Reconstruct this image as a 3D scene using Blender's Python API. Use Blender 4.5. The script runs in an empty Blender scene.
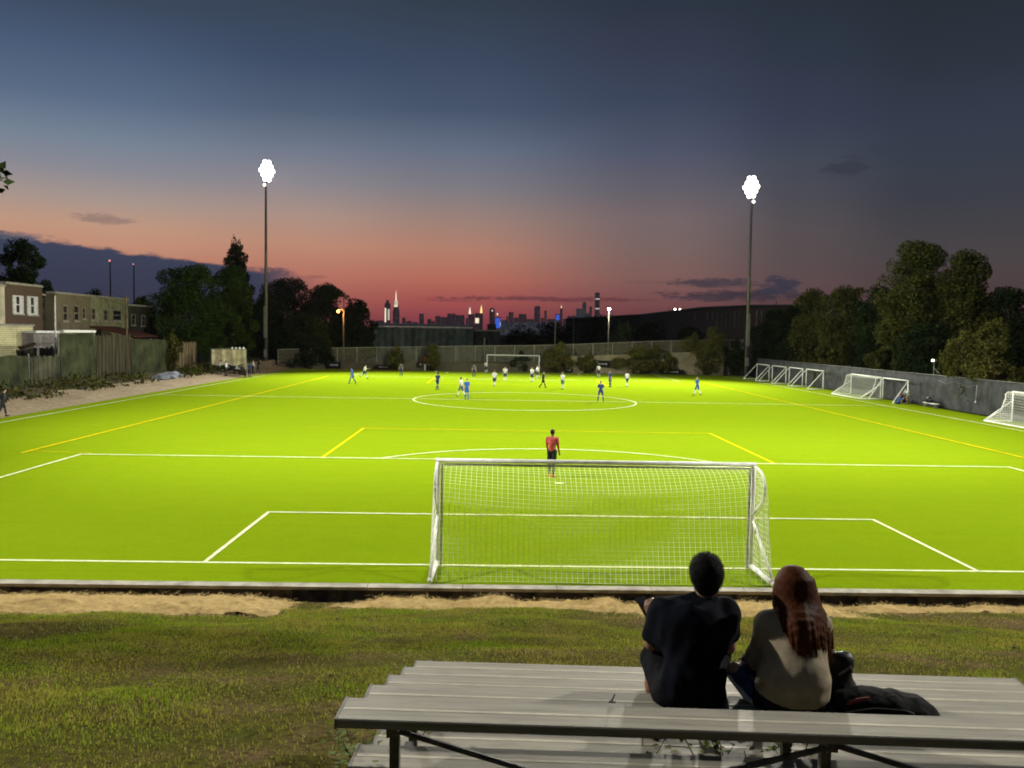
import bpy, bmesh, math, random
import numpy as np
from mathutils import Vector, Matrix
random.seed(7); RNG = np.random.default_rng(7)
R = math.radians
scene = bpy.context.scene
col = scene.collection

# ------------------------------------------------------------------ camera
CAM = np.array([-2.3947, -19.4179, 5.4622]); YAW, PITCH, ROLL, FPX = 0.0193, -0.0596, 0.0169, 834.5
_f = np.array([math.sin(YAW)*math.cos(PITCH), math.cos(YAW)*math.cos(PITCH), math.sin(PITCH)])
_r0 = np.array([math.cos(YAW), -math.sin(YAW), 0.0]); _u0 = np.cross(_r0, _f)
_r = math.cos(ROLL)*_r0 + math.sin(ROLL)*_u0; _u = -math.sin(ROLL)*_r0 + math.cos(ROLL)*_u0
cd = bpy.data.cameras.new('camera'); cam = bpy.data.objects.new('camera', cd); col.objects.link(cam)
cd.sensor_width = 36; cd.lens = FPX/1024*36; cd.clip_start = 0.05; cd.clip_end = 30000
cam.matrix_world = Matrix(((_r[0], _u[0], -_f[0], CAM[0]), (_r[1], _u[1], -_f[1], CAM[1]), (_r[2], _u[2], -_f[2], CAM[2]), (0, 0, 0, 1)))
scene.camera = cam
def ray(px, py): return _f + _r*(px-512)/FPX - _u*(py-384)/FPX
def atY(px, py, Y): d = ray(px, py); return CAM + d*(Y-CAM[1])/d[1]
def atX(px, py, X): d = ray(px, py); return CAM + d*(X-CAM[0])/d[0]
def atZ(px, py, Z=0.0): d = ray(px, py); return CAM + d*(Z-CAM[2])/d[2]
def azel(px, py): d = ray(px, py); d = d/np.linalg.norm(d); return math.atan2(d[0], d[1]), math.asin(d[2])
def lin(c):
    return tuple((v/255/12.92 if v/255 <= .04045 else ((v/255+.055)/1.055)**2.4) for v in c)

# ------------------------------------------------------------------ render settings
vs = scene.view_settings; vs.view_transform = 'Standard'; vs.look = 'None'; vs.gamma = 1; vs.exposure = 0.0; vs.use_curve_mapping = False
scene.render.engine = 'CYCLES'
scene.cycles.max_bounces = 5; scene.cycles.transparent_max_bounces = 24; scene.cycles.sample_clamp_indirect = 4
scene.cycles.use_denoising = True
scene.cycles.pixel_filter_type = 'BLACKMAN_HARRIS'; scene.cycles.filter_width = 1.9

HAZE = 1.3e-5      # thin evening air: fades the far skyline a little and lets the lamps glow
scene.cycles.volume_bounces = 0
# ------------------------------------------------------------------ node helper
class NT:
    def __init__(s, tree): s.t = tree; s.n = tree.nodes; s.l = tree.links
    def node(s, kind, **kw):
        n = s.n.new(kind)
        for k, v in kw.items(): setattr(n, k, v)
        return n
    def put(s, sock, v):
        if isinstance(v, bpy.types.NodeSocket): s.l.new(v, sock)
        elif v is not None: sock.default_value = v
    def m(s, op, a, b=None, c=None, clamp=False):
        n = s.n.new('ShaderNodeMath'); n.operation = op; n.use_clamp = clamp
        for i, v in enumerate((a, b, c)):
            if v is not None: s.put(n.inputs[i], v)
        return n.outputs[0]
    def mix(s, fac, a, b, mode='MIX'):
        n = s.n.new('ShaderNodeMix'); n.data_type = 'RGBA'; n.blend_type = mode
        s.put(n.inputs[0], fac)
        for i, v in ((6, a), (7, b)):
            if isinstance(v, tuple): v = tuple(v[:3])+(1,)
            s.put(n.inputs[i], v)
        return n.outputs[2]
    def ramp(s, fac, stops, interp='LINEAR'):
        n = s.n.new('ShaderNodeValToRGB'); n.color_ramp.interpolation = interp; e = n.color_ramp.elements
        while len(e) < len(stops): e.new(0.5)
        for i, (p, c) in enumerate(stops):
            e[i].position = p; e[i].color = tuple(c[:3])+(1,) if isinstance(c, tuple) else (c, c, c, 1)
        s.put(n.inputs[0], fac); return n.outputs[0]
    def smooth(s, v, a, b):
        n = s.n.new('ShaderNodeMapRange'); n.interpolation_type = 'SMOOTHSTEP'
        s.put(n.inputs[0], v); n.inputs[1].default_value = a; n.inputs[2].default_value = b
        return n.outputs[0]
    def noise(s, vec, scale, detail=4, rough=.55, dim='3D'):
        n = s.n.new('ShaderNodeTexNoise'); n.noise_dimensions = dim
        if vec is not None: s.l.new(vec, n.inputs['Vector'])
        n.inputs['Scale'].default_value = scale; n.inputs['Detail'].default_value = detail; n.inputs['Roughness'].default_value = rough
        return n.outputs[0]

# ------------------------------------------------------------------ world: dusk sky
w = bpy.data.worlds.new('World'); scene.world = w; w.use_nodes = True
N = NT(w.node_tree); N.n.clear()
tc = N.node('ShaderNodeTexCoord'); sp = N.node('ShaderNodeSeparateXYZ'); N.l.new(tc.outputs['Generated'], sp.inputs[0])
X_, Y_, Z_ = sp.outputs
EL = N.m('ARCSINE', Z_); AZ = N.m('ARCTAN2', X_, Y_)
fac = N.m('DIVIDE', EL, R(32), clamp=True)
SKY = {
 110: [(0,(60,75,98)),(50,(72,93,124)),(100,(91,111,140)),(140,(117,131,150)),(170,(138,138,148)),(200,(168,150,142)),(225,(194,152,128)),(245,(200,144,118)),(275,(190,120,100)),(300,(165,95,85)),(325,(120,70,72))],
 300: [(0,(56,70,90)),(60,(62,80,108)),(110,(82,99,124)),(150,(112,121,140)),(185,(140,134,140)),(215,(172,144,132)),(245,(192,138,114)),(275,(188,116,98)),(300,(168,90,83)),(325,(118,60,65))],
 450: [(0,(52,64,80)),(60,(60,75,101)),(110,(72,88,114)),(150,(100,111,132)),(190,(128,124,130)),(220,(158,130,120)),(250,(184,127,107)),(278,(186,108,90)),(300,(172,84,79)),(315,(150,67,73)),(328,(122,54,64))],
 660: [(0,(45,55,71)),(50,(55,62,83)),(100,(60,71,95)),(150,(77,84,106)),(190,(98,94,104)),(220,(118,102,104)),(250,(123,100,97)),(280,(131,92,88)),(300,(124,77,78)),(325,(106,54,60))],
 800: [(0,(42,52,65)),(60,(48,58,76)),(120,(56,62,82)),(160,(66,72,86)),(200,(76,75,84)),(230,(86,78,82)),(260,(89,77,79)),(285,(96,74,76)),(320,(88,54,58))],
 920: [(0,(42,49,60)),(60,(45,54,67)),(120,(52,58,75)),(160,(54,62,75)),(200,(60,62,72)),(230,(68,66,71)),(260,(75,68,70)),(300,(82,62,63)),(330,(70,48,52))]}
prev = None; pa = None
for px, st in SKY.items():
    st = [(py, tuple(v+(.30*c[0]+.45*c[1]+.25*c[2]-v)*(.12 if py <= 112 else .03 if py < 245 else .06)-(3 if py <= 112 else 0) for v in c)) for py, c in st]
    stops = sorted((max(0, azel(px, py)[1])/R(32), lin(c)) for py, c in st)
    stops.append((1.0, lin((36, 46, 60))))
    a = azel(px, 250)[0]; cr = N.ramp(fac, stops)
    if prev is None: prev = cr
    else: prev = N.mix(N.smooth(AZ, pa, a), prev, cr)
    pa = a
back = N.ramp(fac, [(0, lin((60, 62, 74))), (.4, lin((44, 54, 70))), (1, lin((36, 46, 60)))])
skyc = N.mix(N.smooth(N.m('ABSOLUTE', AZ), R(38), R(95)), prev, back)
cv = N.node('ShaderNodeCombineXYZ'); N.l.new(N.m('MULTIPLY', AZ, 1.0), cv.inputs[0]); N.l.new(N.m('MULTIPLY', EL, 3.2), cv.inputs[1])
nz = N.m('SUBTRACT', N.noise(cv.outputs[0], 38, 6, .6), .5)
nzs = N.m('SUBTRACT', N.noise(cv.outputs[0], 130, 6, .7), .5)
# the dark cloud bank low in the west
a0, e0 = azel(0, 231); a1, e1 = azel(320, 277)
slope = (e1-e0)/(a1-a0)
edge = N.m('ADD', N.m('MULTIPLY', N.m('SUBTRACT', AZ, a0), slope), e0)
edge = N.m('ADD', edge, N.m('MULTIPLY', nz, R(.9)))
bank = N.smooth(N.m('SUBTRACT', edge, EL), R(-.05), R(.25))
bank = N.m('MULTIPLY', bank, N.m('SUBTRACT', 1.0, N.smooth(AZ, azel(255, 270)[0], azel(330, 270)[0])))
bankc = N.ramp(N.m('DIVIDE', EL, R(7), clamp=True), [(0, lin((62, 62, 78))), (.35, lin((48, 58, 80))), (.8, lin((50, 64, 90))), (1, lin((60, 66, 84)))])
skyc = N.mix(N.m('MULTIPLY', bank, .97), skyc, bankc)
for px, py, wx, wy, s, c in [(715,283,54,5,.9,(66,58,68)), (745,296,88,6,.95,(60,50,60)), (780,286,19,12,.95,(56,54,70)), (545,299,120,2.6,.7,(96,52,62)),
                             (455,300,36,2.6,.5,(110,58,66)), (104,219,26,5,.55,(122,104,104)), (846,167,22,10,.5,(48,50,62)), (270,271,26,4,.85,(84,72,84)), (318,277,12,2,.5,(130,84,82)),
                             (640,282,22,2,.35,(110,76,80)), (880,150,14,6,.25,(50,52,64)), (20,237,34,4,.6,(96,96,110)), (690,298,30,3,.5,(80,60,70))]:
    a, e = azel(px, py)
    v = N.m('ADD', N.m('POWER', N.m('ABSOLUTE', N.m('DIVIDE', N.m('SUBTRACT', AZ, a), wx/FPX)), 2), N.m('POWER', N.m('ABSOLUTE', N.m('DIVIDE', N.m('SUBTRACT', EL, e), wy/FPX)), 2))
    v = N.m('ADD', N.m('SUBTRACT', 1.0, v), N.m('ADD', N.m('MULTIPLY', nz, 3.2), N.m('MULTIPLY', nzs, 3.4)))
    skyc = N.mix(N.m('MULTIPLY', N.smooth(v, -.1, .9), s), skyc, lin(c))
# soft uneven air so that the gradient is not perfectly clean
skyc = N.mix(N.m('MULTIPLY', N.noise(cv.outputs[0], 7, 3), .10), skyc, N.mix(1, skyc, (1.25, 1.18, 1.15), 'MULTIPLY'))
bg = N.node('ShaderNodeBackground'); N.l.new(skyc, bg.inputs[0]); bg.inputs[1].default_value = 1.0
sk = N.node('ShaderNodeTexSky', sky_type='NISHITA'); sk.sun_disc = False; sk.sun_elevation = R(-5); sk.sun_rotation = R(-8)
bg2 = N.node('ShaderNodeBackground'); N.l.new(sk.outputs[0], bg2.inputs[0]); bg2.inputs[1].default_value = 0.004
ad = N.node('ShaderNodeAddShader'); N.l.new(bg.outputs[0], ad.inputs[0]); N.l.new(bg2.outputs[0], ad.inputs[1])
wo = N.node('ShaderNodeOutputWorld'); N.l.new(ad.outputs[0], wo.inputs[0])

# floodlights: positions of the four masts (two are in the photograph; the two at this end light the near goal and throw the keeper's double shadow)
MASTS = [(-34.9, 99.0, 27.6, 0), (31.9, 94.4, 25.9, 1), (-44.0, 6.0, 30.0, 2), (44.0, 6.0, 30.0, 3)]
FLOOD = [255000, 243000, 122000, 118000]          # W
AIM = [(5, 56, 0), (1, 56, 0), (20, 0, 0), (-18, 2, 0)]
CONE = [(96, 1.0), (96, 1.0), (82, 1.0), (94, 1.0)]

FILL_BEAM = {2: ((20, 50, 0), 82, 195000), 3: ((-6, 50, 0), 78, 200000)}   # extra fill beams added to the unseen near masts to brighten midfield

# ------------------------------------------------------------------ materials
MATS = {}
def mat(name, base, rough=.7, metal=0.0, var=.12, vscale=6.0, bump=0.0, bscale=40.0, spec=.15, base2=None, emit=None, estr=0.0, stretch=None, island=0.0, trans=0.0):
    if name in MATS: return MATS[name]
    m = bpy.data.materials.new(name); m.use_nodes = True; n = NT(m.node_tree); b = n.n['Principled BSDF']
    b.inputs['Roughness'].default_value = rough; b.inputs['Metallic'].default_value = metal; b.inputs['Specular IOR Level'].default_value = spec
    tcn = n.node('ShaderNodeTexCoord'); vec = tcn.outputs['Object']
    if stretch:
        mp = n.node('ShaderNodeMapping'); mp.inputs['Scale'].default_value = stretch; n.l.new(vec, mp.inputs[0]); vec = mp.outputs[0]
    c = tuple(base[:3])
    if var or base2:
        nf = n.noise(vec, vscale, 5)
        c2 = base2 if base2 else tuple(v*(1-2.2*var) for v in base)
        c1 = base if base2 else tuple(min(1, v*(1+1.4*var)) for v in base)
        colr = n.ramp(nf, [(.32, tuple(c1)), (.68, tuple(c2))])
    else: colr = c
    if island:
        ge = n.node('ShaderNodeNewGeometry')
        k = n.m('MULTIPLY_ADD', ge.outputs['Random Per Island'], island, 1-island/2)
        cc = n.node('ShaderNodeVectorMath', operation='SCALE'); n.put(cc.inputs[0], colr if not isinstance(colr, tuple) else colr); n.l.new(k, cc.inputs['Scale']); colr = cc.outputs[0]
    if isinstance(colr, tuple): b.inputs['Base Color'].default_value = colr+(1,)
    else: n.l.new(colr, b.inputs['Base Color'])
    if bump:
        bp = n.node('ShaderNodeBump'); bp.inputs['Strength'].default_value = bump; bp.inputs['Distance'].default_value = .01
        n.l.new(n.noise(vec, bscale, 4), bp.inputs['Height']); n.l.new(bp.outputs[0], b.inputs['Normal'])
    if emit: b.inputs['Emission Color'].default_value = tuple(emit)+(1,); b.inputs['Emission Strength'].default_value = estr
    if trans: b.inputs['Transmission Weight'].default_value = trans
    MATS[name] = m; return m

def alpha_mat(name, base, cover, rough=.6):
    """a woven sheet: most of it is holes"""
    m = bpy.data.materials.new(name); m.use_nodes = True; n = NT(m.node_tree); b = n.n['Principled BSDF']
    b.inputs['Base Color'].default_value = tuple(base)+(1,); b.inputs['Roughness'].default_value = rough
    tcn = n.node('ShaderNodeTexCoord'); s = n.node('ShaderNodeSeparateXYZ'); n.l.new(tcn.outputs['Object'], s.inputs[0])
    u = n.m('ADD', s.outputs[0], s.outputs[1])
    d1 = n.m('ABSOLUTE', n.m('SUBTRACT', n.m('FRACT', n.m('MULTIPLY', n.m('ADD', u, s.outputs[2]), 11)), .5))
    d2 = n.m('ABSOLUTE', n.m('SUBTRACT', n.m('FRACT', n.m('MULTIPLY', n.m('SUBTRACT', u, s.outputs[2]), 11)), .5))
    a = n.m('LESS_THAN', n.m('MINIMUM', d1, d2), cover/4)
    n.l.new(a, b.inputs['Alpha']); return m

def turf_mat():
    m = bpy.data.materials.new('artificial_turf'); m.use_nodes = True; n = NT(m.node_tree); b = n.n['Principled BSDF']
    tcn = n.node('ShaderNodeTexCoord'); v = tcn.outputs['Object']
    mp = n.node('ShaderNodeMapping'); mp.inputs['Scale'].default_value = (.35, 1.6, 1); n.l.new(v, mp.inputs[0])
    big = n.noise(mp.outputs[0], .55, 4); fine = n.noise(v, 26, 3); mid = n.noise(v, 1.6, 5, .65)
    c = n.ramp(big, [(.3, (.176, .268, .006)), (.7, (.190, .280, .007))])
    c = n.mix(n.m('MULTIPLY', n.smooth(mid, .35, .75), .6), c, (.160, .246, .005))
    c = n.mix(n.m('MULTIPLY', n.smooth(fine, .45, .75), .30), c, (.10, .155, .004))
    grain = n.noise(v, 7.5, 6, .8); c = n.mix(n.m('MULTIPLY', n.smooth(grain, .50, .70), .42), c, (.12, .185, .004)); c = n.mix(n.m('MULTIPLY', n.smooth(grain, .50, .32), .34), c, (.23, .32, .010))
    sx_ = n.node('ShaderNodeSeparateXYZ'); n.l.new(v, sx_.inputs[0])
    seam = n.m('ABSOLUTE', n.m('SUBTRACT', n.m('FRACT', n.m('DIVIDE', n.m('ADD', sx_.outputs[1], .8), 4.57)), .5)); c = n.mix(n.m('MULTIPLY', n.m('GREATER_THAN', seam, .4925), .22), c, (.10, .16, .004))
    n.l.new(c, b.inputs['Base Color']); b.inputs['Roughness'].default_value = .9; b.inputs['Specular IOR Level'].default_value = 0
    bp = n.node('ShaderNodeBump'); bp.inputs['Strength'].default_value = .5; bp.inputs['Distance'].default_value = .02
    n.l.new(n.noise(v, 45, 3), bp.inputs['Height']); n.l.new(bp.outputs[0], b.inputs['Normal'])
    return m
def soil_mat():
    m = bpy.data.materials.new('slope_soil'); m.use_nodes = True; n = NT(m.node_tree); b = n.n['Principled BSDF']
    tcn = n.node('ShaderNodeTexCoord'); v = tcn.outputs['Object']
    a = n.noise(v, .8, 6, .6); f = n.noise(v, 14, 5, .7)
    c = n.ramp(a, [(.34, (.075, .085, .016)), (.5, (.085, .08, .02)), (.64, (.135, .095, .048))])
    c = n.mix(n.smooth(f, .4, .7), c, (.03, .024, .012))
    n.l.new(c, b.inputs['Base Color']); b.inputs['Roughness'].default_value = .95; b.inputs['Specular IOR Level'].default_value = 0
    bp = n.node('ShaderNodeBump'); bp.inputs['Strength'].default_value = .9; bp.inputs['Distance'].default_value = .05
    n.l.new(f, bp.inputs['Height']); n.l.new(bp.outputs[0], b.inputs['Normal']); return m
def brick_mat(name, c1, c2, mortar, scale=1.0, axis='X'):
    m = bpy.data.materials.new(name); m.use_nodes = True; n = NT(m.node_tree); b = n.n['Principled BSDF']
    tcn = n.node('ShaderNodeTexCoord'); s = n.node('ShaderNodeSeparateXYZ'); n.l.new(tcn.outputs['Object'], s.inputs[0])
    cb = n.node('ShaderNodeCombineXYZ'); n.l.new(n.m('ADD', s.outputs[0], s.outputs[1]), cb.inputs[0]); n.l.new(s.outputs[2], cb.inputs[1])
    br = n.node('ShaderNodeTexBrick'); n.l.new(cb.outputs[0], br.inputs[0]); br.inputs['Color1'].default_value = c1+(1,); br.inputs['Color2'].default_value = c2+(1,); br.inputs['Mortar'].default_value = mortar+(1,)
    br.inputs['Scale'].default_value = scale; br.inputs['Mortar Size'].default_value = .012; br.inputs['Brick Width'].default_value = .24; br.inputs['Row Height'].default_value = .08
    st = n.noise(tcn.outputs['Object'], .9, 5, .65)
    c = n.mix(n.m('MULTIPLY', n.smooth(st, .45, .75), .45), br.outputs[0], (.03, .028, .02))
    n.l.new(c, b.inputs['Base Color']); b.inputs['Roughness'].default_value = .9; return m

M_turf = turf_mat(); M_soil = soil_mat()
M_white = mat('white_line_paint', (.78, .80, .46), .8, var=.1, vscale=3, spec=0)
M_yellow = mat('yellow_line_paint', (.66, .52, .008), .8, var=.1, vscale=3, spec=0)
M_alu = mat('weathered_aluminium', (.26, .243, .198), .6, metal=.1, var=.10, vscale=5, bump=.15, bscale=90, stretch=(.4, 6, 6))
_n = NT(M_alu.node_tree); _b = _n.n['Principled BSDF']; _src = _b.inputs['Base Color'].links[0].from_socket; _tc = _n.node('ShaderNodeTexCoord')
_mp = _n.node('ShaderNodeMapping'); _mp.inputs['Scale'].default_value = (1.2, 5, 5); _n.l.new(_tc.outputs['Object'], _mp.inputs[0])
_c = _n.mix(_n.m('MULTIPLY', _n.smooth(_n.noise(_mp.outputs[0], 3.2, 6, .7), .54, .70), .26), _src, (.11, .098, .072)); _mp2 = _n.node('ShaderNodeMapping'); _mp2.inputs['Scale'].default_value = (1, 60, 60); _n.l.new(_tc.outputs['Object'], _mp2.inputs[0])
_c = _n.mix(_n.m('MULTIPLY', _n.smooth(_n.noise(_mp2.outputs[0], 2.0, 3, .6), .60, .70), .16), _c, (.36, .34, .28)); _n.l.new(_c, _b.inputs['Base Color'])
M_rib = mat('worn_rib_highlight', (.44, .405, .32), .5, metal=.1, var=.1, vscale=8)  # worn bare metal, paled further to paint the light a ridge catches
M_steel = mat('galvanised_steel', (.16, .15, .13), .5, metal=.5, var=.2)
M_frame = mat('dark_bleacher_steel', (.13, .122, .105), .5, metal=.5, var=.2, vscale=12)
M_goal = mat('white_goal_paint', (.90, .90, .85), .4, var=.08, vscale=5)
M_goalgrey = mat('bare_goal_metal', (.42, .42, .38), .5, metal=.4, var=.15)
M_net = mat('white_net_cord', (.95, .95, .84), .7, var=.0)
M_netgrey = mat('grey_net_cord', (.34, .34, .32), .8, var=.0)
M_conc = mat('pale_concrete', (.36, .33, .27), .9, var=.18, vscale=2.5, bump=.4, bscale=30)
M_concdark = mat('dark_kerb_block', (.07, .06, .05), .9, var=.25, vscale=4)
M_straw = mat('straw_blanket', (.52, .38, .15), .95, var=.22, vscale=7, bump=.9, bscale=30, island=.4, base2=(.30, .205, .075))
def blade_mat(name, a, b):
    m = bpy.data.materials.new(name); m.use_nodes = True; n = NT(m.node_tree); n.n.remove(n.n['Principled BSDF']); tcn = n.node('ShaderNodeTexCoord'); ge = n.node('ShaderNodeNewGeometry')
    c = n.ramp(n.noise(tcn.outputs['Object'], .9, 5), [(.32, a), (.68, b)]); k = n.m('MULTIPLY_ADD', ge.outputs['Random Per Island'], .8, .6); cc = n.node('ShaderNodeVectorMath', operation='SCALE'); n.l.new(c, cc.inputs[0]); n.l.new(k, cc.inputs['Scale'])
    d = n.node('ShaderNodeBsdfDiffuse'); t = n.node('ShaderNodeBsdfTranslucent'); mx = n.node('ShaderNodeMixShader'); mx.inputs[0].default_value = .42
    n.l.new(cc.outputs[0], d.inputs[0]); n.l.new(cc.outputs[0], t.inputs[0]); n.l.new(d.outputs[0], mx.inputs[1]); n.l.new(t.outputs[0], mx.inputs[2]); n.l.new(mx.outputs[0], n.n['Material Output'].inputs[0]); return m
M_grass = blade_mat('lawn_blades', (.165, .265, .010), (.29, .245, .05)); _old = mat('unused_lawn', (.115, .15, .016), .7, var=.3, vscale=.9, base2=(.14, .13, .028), island=1.0, spec=.25)
M_grassdry = blade_mat('dry_blades', (.40, .31, .10), (.30, .23, .08))
M_gravel = mat('gravel', (.36, .285, .175), .95, var=.3, vscale=3, bump=1, bscale=8, base2=(.22, .17, .105))
M_ground = mat('rough_ground', (.035, .033, .018), .95, var=.35, vscale=.3, bump=.5, bscale=3)
M_bark = mat('bark', (.07, .05, .035), .95, var=.3, vscale=6, bump=.8, bscale=20)
M_black = mat('black_plastic', (.012, .012, .013), .45, var=.2)
M_wallfab = mat('dark_grey_windscreen', (.052, .056, .056), .9, var=.2, vscale=1.2, bump=.3, bscale=5)
M_rail = mat('pale_rail', (.22, .22, .2), .5, metal=.3, var=.15)
M_glassdark = mat('dark_window_glass', (.01, .012, .015), .35, var=0, spec=.3)
M_whitepaint = mat('white_window_frame', (.62, .62, .58), .6, var=.12)
M_lampoff = mat('lamp_housing', (.25, .25, .25), .4, metal=.6, var=.1)
M_lampon = mat('floodlight_glass', (1, 1, 1), .3, var=0, emit=(1.0, .97, .86), estr=9)
M_lampdim = mat('floodlight_rim_glass', (1, 1, 1), .3, var=0, emit=(1.0, .93, .72), estr=4)
M_bulb_o = mat('sodium_bulb', (1, .6, .2), .3, var=0, emit=(1.0, .42, .07), estr=6)
M_bulb_w = mat('white_bulb', (1, 1, 1), .3, var=0, emit=(1.0, .93, .74), estr=30)
M_red_l = mat('red_beacon', (1, .2, .15), .3, var=0, emit=(1.0, .32, .26), estr=1.3)
M_wood = mat('weathered_wood', (.15, .11, .07), .9, var=.25, vscale=3, stretch=(6, 6, .5))

# ------------------------------------------------------------------ object helpers
def link(o, parent=None):
    col.objects.link(o)
    if parent is not None: o.parent = parent
    return o
def tag(o, label=None, cat=None, group=None, kind=None):
    if label: o['label'] = label
    if cat: o['category'] = cat
    if group: o['group'] = group
    if kind: o['kind'] = kind
    return o
def empty(name, loc=(0, 0, 0), rz=0.0, label=None, cat=None, group=None):
    o = bpy.data.objects.new(name, None); o.location = tuple(float(v) for v in loc); o.rotation_euler = (0, 0, rz); o.empty_display_size = .2
    link(o); return tag(o, label, cat, group)
class MB:
    """collects verts and faces; build() links ONE mesh object"""
    def __init__(s): s.v = []; s.f = []; s.mi = []; s.cnt = 0
    def add(s, V, F, mi=0):
        V = np.asarray(V, float).reshape(-1, 3); s.v.append(V)
        for f in F: s.f.append(tuple(int(i)+s.cnt for i in f)); s.mi.append(mi)
        s.cnt += len(V); return s
    def box(s, c, size, rz=0.0, mi=0, rx=0.0, ry=0.0):
        hx, hy, hz = np.array(size)/2
        V = np.array([(x, y, z) for x in (-hx, hx) for y in (-hy, hy) for z in (-hz, hz)])
        if rx or ry or rz:
            M = np.array((Matrix.Rotation(rz, 3, 'Z') @ Matrix.Rotation(ry, 3, 'Y') @ Matrix.Rotation(rx, 3, 'X')))
            V = V @ M.T
        return s.add(V+np.array(c), [(0,1,3,2),(4,6,7,5),(0,4,5,1),(2,3,7,6),(0,2,6,4),(1,5,7,3)], mi)
    def box2(s, a, b, mi=0):
        a = np.array(a, float); b = np.array(b, float); return s.box((a+b)/2, np.abs(b-a), mi=mi)
    def tube(s, pts, r, n=8, mi=0, cap=True):
        pts = np.asarray(pts, float); m = len(pts); rr = np.broadcast_to(np.asarray(r, float), (m,))
        T = np.gradient(pts, axis=0); T /= np.linalg.norm(T, axis=1)[:, None]+1e-9
        ref = np.array([0, 0, 1.]) if abs(T[0][2]) < .9 else np.array([1., 0, 0])
        A = np.cross(T, ref); bad = np.linalg.norm(A, axis=1) < 1e-3
        if bad.any(): A[bad] = np.cross(T[bad], [0.3, 1, .2])
        A /= np.linalg.norm(A, axis=1)[:, None]; B = np.cross(T, A)
        th = np.arange(n)*2*np.pi/n
        V = pts[:, None, :]+rr[:, None, None]*(np.cos(th)[None, :, None]*A[:, None, :]+np.sin(th)[None, :, None]*B[:, None, :])
        F = [(i*n+j, i*n+(j+1) % n, (i+1)*n+(j+1) % n, (i+1)*n+j) for i in range(m-1) for j in range(n)]
        if cap: F += [tuple(range(n))[::-1], tuple((m-1)*n+j for j in range(n))]
        return s.add(V.reshape(-1, 3), F, mi)
    def prism(s, prof, y0, y1, axis='Y', mi=0):
        """closed profile (a,b) extruded; axis X: profile is (y,z); axis Y: profile is (x,z); axis Z: (x,y)"""
        n = len(prof); V = []
        for t in (y0, y1):
            for a, b in prof: V.append({'X': (t, a, b), 'Y': (a, t, b), 'Z': (a, b, t)}[axis])
        F = [(i, (i+1) % n, n+(i+1) % n, n+i) for i in range(n)]+[tuple(range(n))[::-1], tuple(range(n, 2*n))]
        return s.add(V, F, mi)
    def ball(s, c, r, seg=10, rings=7, mi=0):
        r = np.broadcast_to(np.asarray(r, float), (3,)); V = [(0, 0, 1)]
        for i in range(1, rings):
            p = math.pi*i/rings
            for j in range(seg):
                t = 2*math.pi*j/seg; V.append((math.sin(p)*math.cos(t), math.sin(p)*math.sin(t), math.cos(p)))
        V.append((0, 0, -1)); F = []
        for j in range(seg): F.append((0, 1+j, 1+(j+1) % seg))
        for i in range(rings-2):
            for j in range(seg): a = 1+i*seg; F.append((a+j, a+seg+j, a+seg+(j+1) % seg, a+(j+1) % seg))
        a = 1+(rings-2)*seg; e = len(V)-1
        for j in range(seg): F.append((a+j, e, a+(j+1) % seg))
        return s.add(np.array(V)*r+np.array(c), F, mi)
    def build(s, name, mats, parent=None, smooth=False, bevel=0.0):
        me = bpy.data.meshes.new(name)
        V = np.concatenate(s.v) if s.v else np.zeros((0, 3))
        me.from_pydata(V.tolist(), [], s.f)
        mats = mats if isinstance(mats, (list, tuple)) else [mats]
        for m in mats: me.materials.append(m)
        if len(mats) > 1: me.polygons.foreach_set('material_index', s.mi)
        if not bevel:
            bm = bmesh.new(); bm.from_mesh(me); bmesh.ops.recalc_face_normals(bm, faces=bm.faces); bm.to_mesh(me); bm.free()
        else:
            bm = bmesh.new(); bm.from_mesh(me); bmesh.ops.recalc_face_normals(bm, faces=bm.faces)
            ed = [e for e in bm.edges if len(e.link_faces) == 2 and e.calc_face_angle(0) > .6]
            bmesh.ops.bevel(bm, geom=ed, offset=bevel, segments=2, profile=.6, affect='EDGES'); bm.to_mesh(me); bm.free()
        if smooth: me.polygons.foreach_set('use_smooth', [True]*len(me.polygons))
        me.update()
        return link(bpy.data.objects.new(name, me), parent)
def fast_mesh(name, V, F, mats, parent=None, mi=None, smooth=False):
    """V (n,3), F (m,k) arrays"""
    V = np.asarray(V, np.float32); F = np.asarray(F, np.int32); k = F.shape[1]; me = bpy.data.meshes.new(name)
    me.vertices.add(len(V)); me.vertices.foreach_set('co', V.ravel())
    me.loops.add(F.size); me.loops.foreach_set('vertex_index', F.ravel())
    me.polygons.add(len(F)); me.polygons.foreach_set('loop_start', np.arange(len(F), dtype=np.int32)*k); me.polygons.foreach_set('loop_total', np.full(len(F), k, np.int32))
    for m in (mats if isinstance(mats, (list, tuple)) else [mats]): me.materials.append(m)
    if mi is not None: me.polygons.foreach_set('material_index', np.asarray(mi, np.int32))
    if smooth: me.polygons.foreach_set('use_smooth', np.ones(len(F), bool))
    me.update(calc_edges=True); me.validate()
    return link(bpy.data.objects.new(name, me), parent)
def copy_tree(o, parent=None):
    c = o.copy(); col.objects.link(c); c.parent = parent
    for ch in list(o.children): copy_tree(ch, c)
    return c

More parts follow.
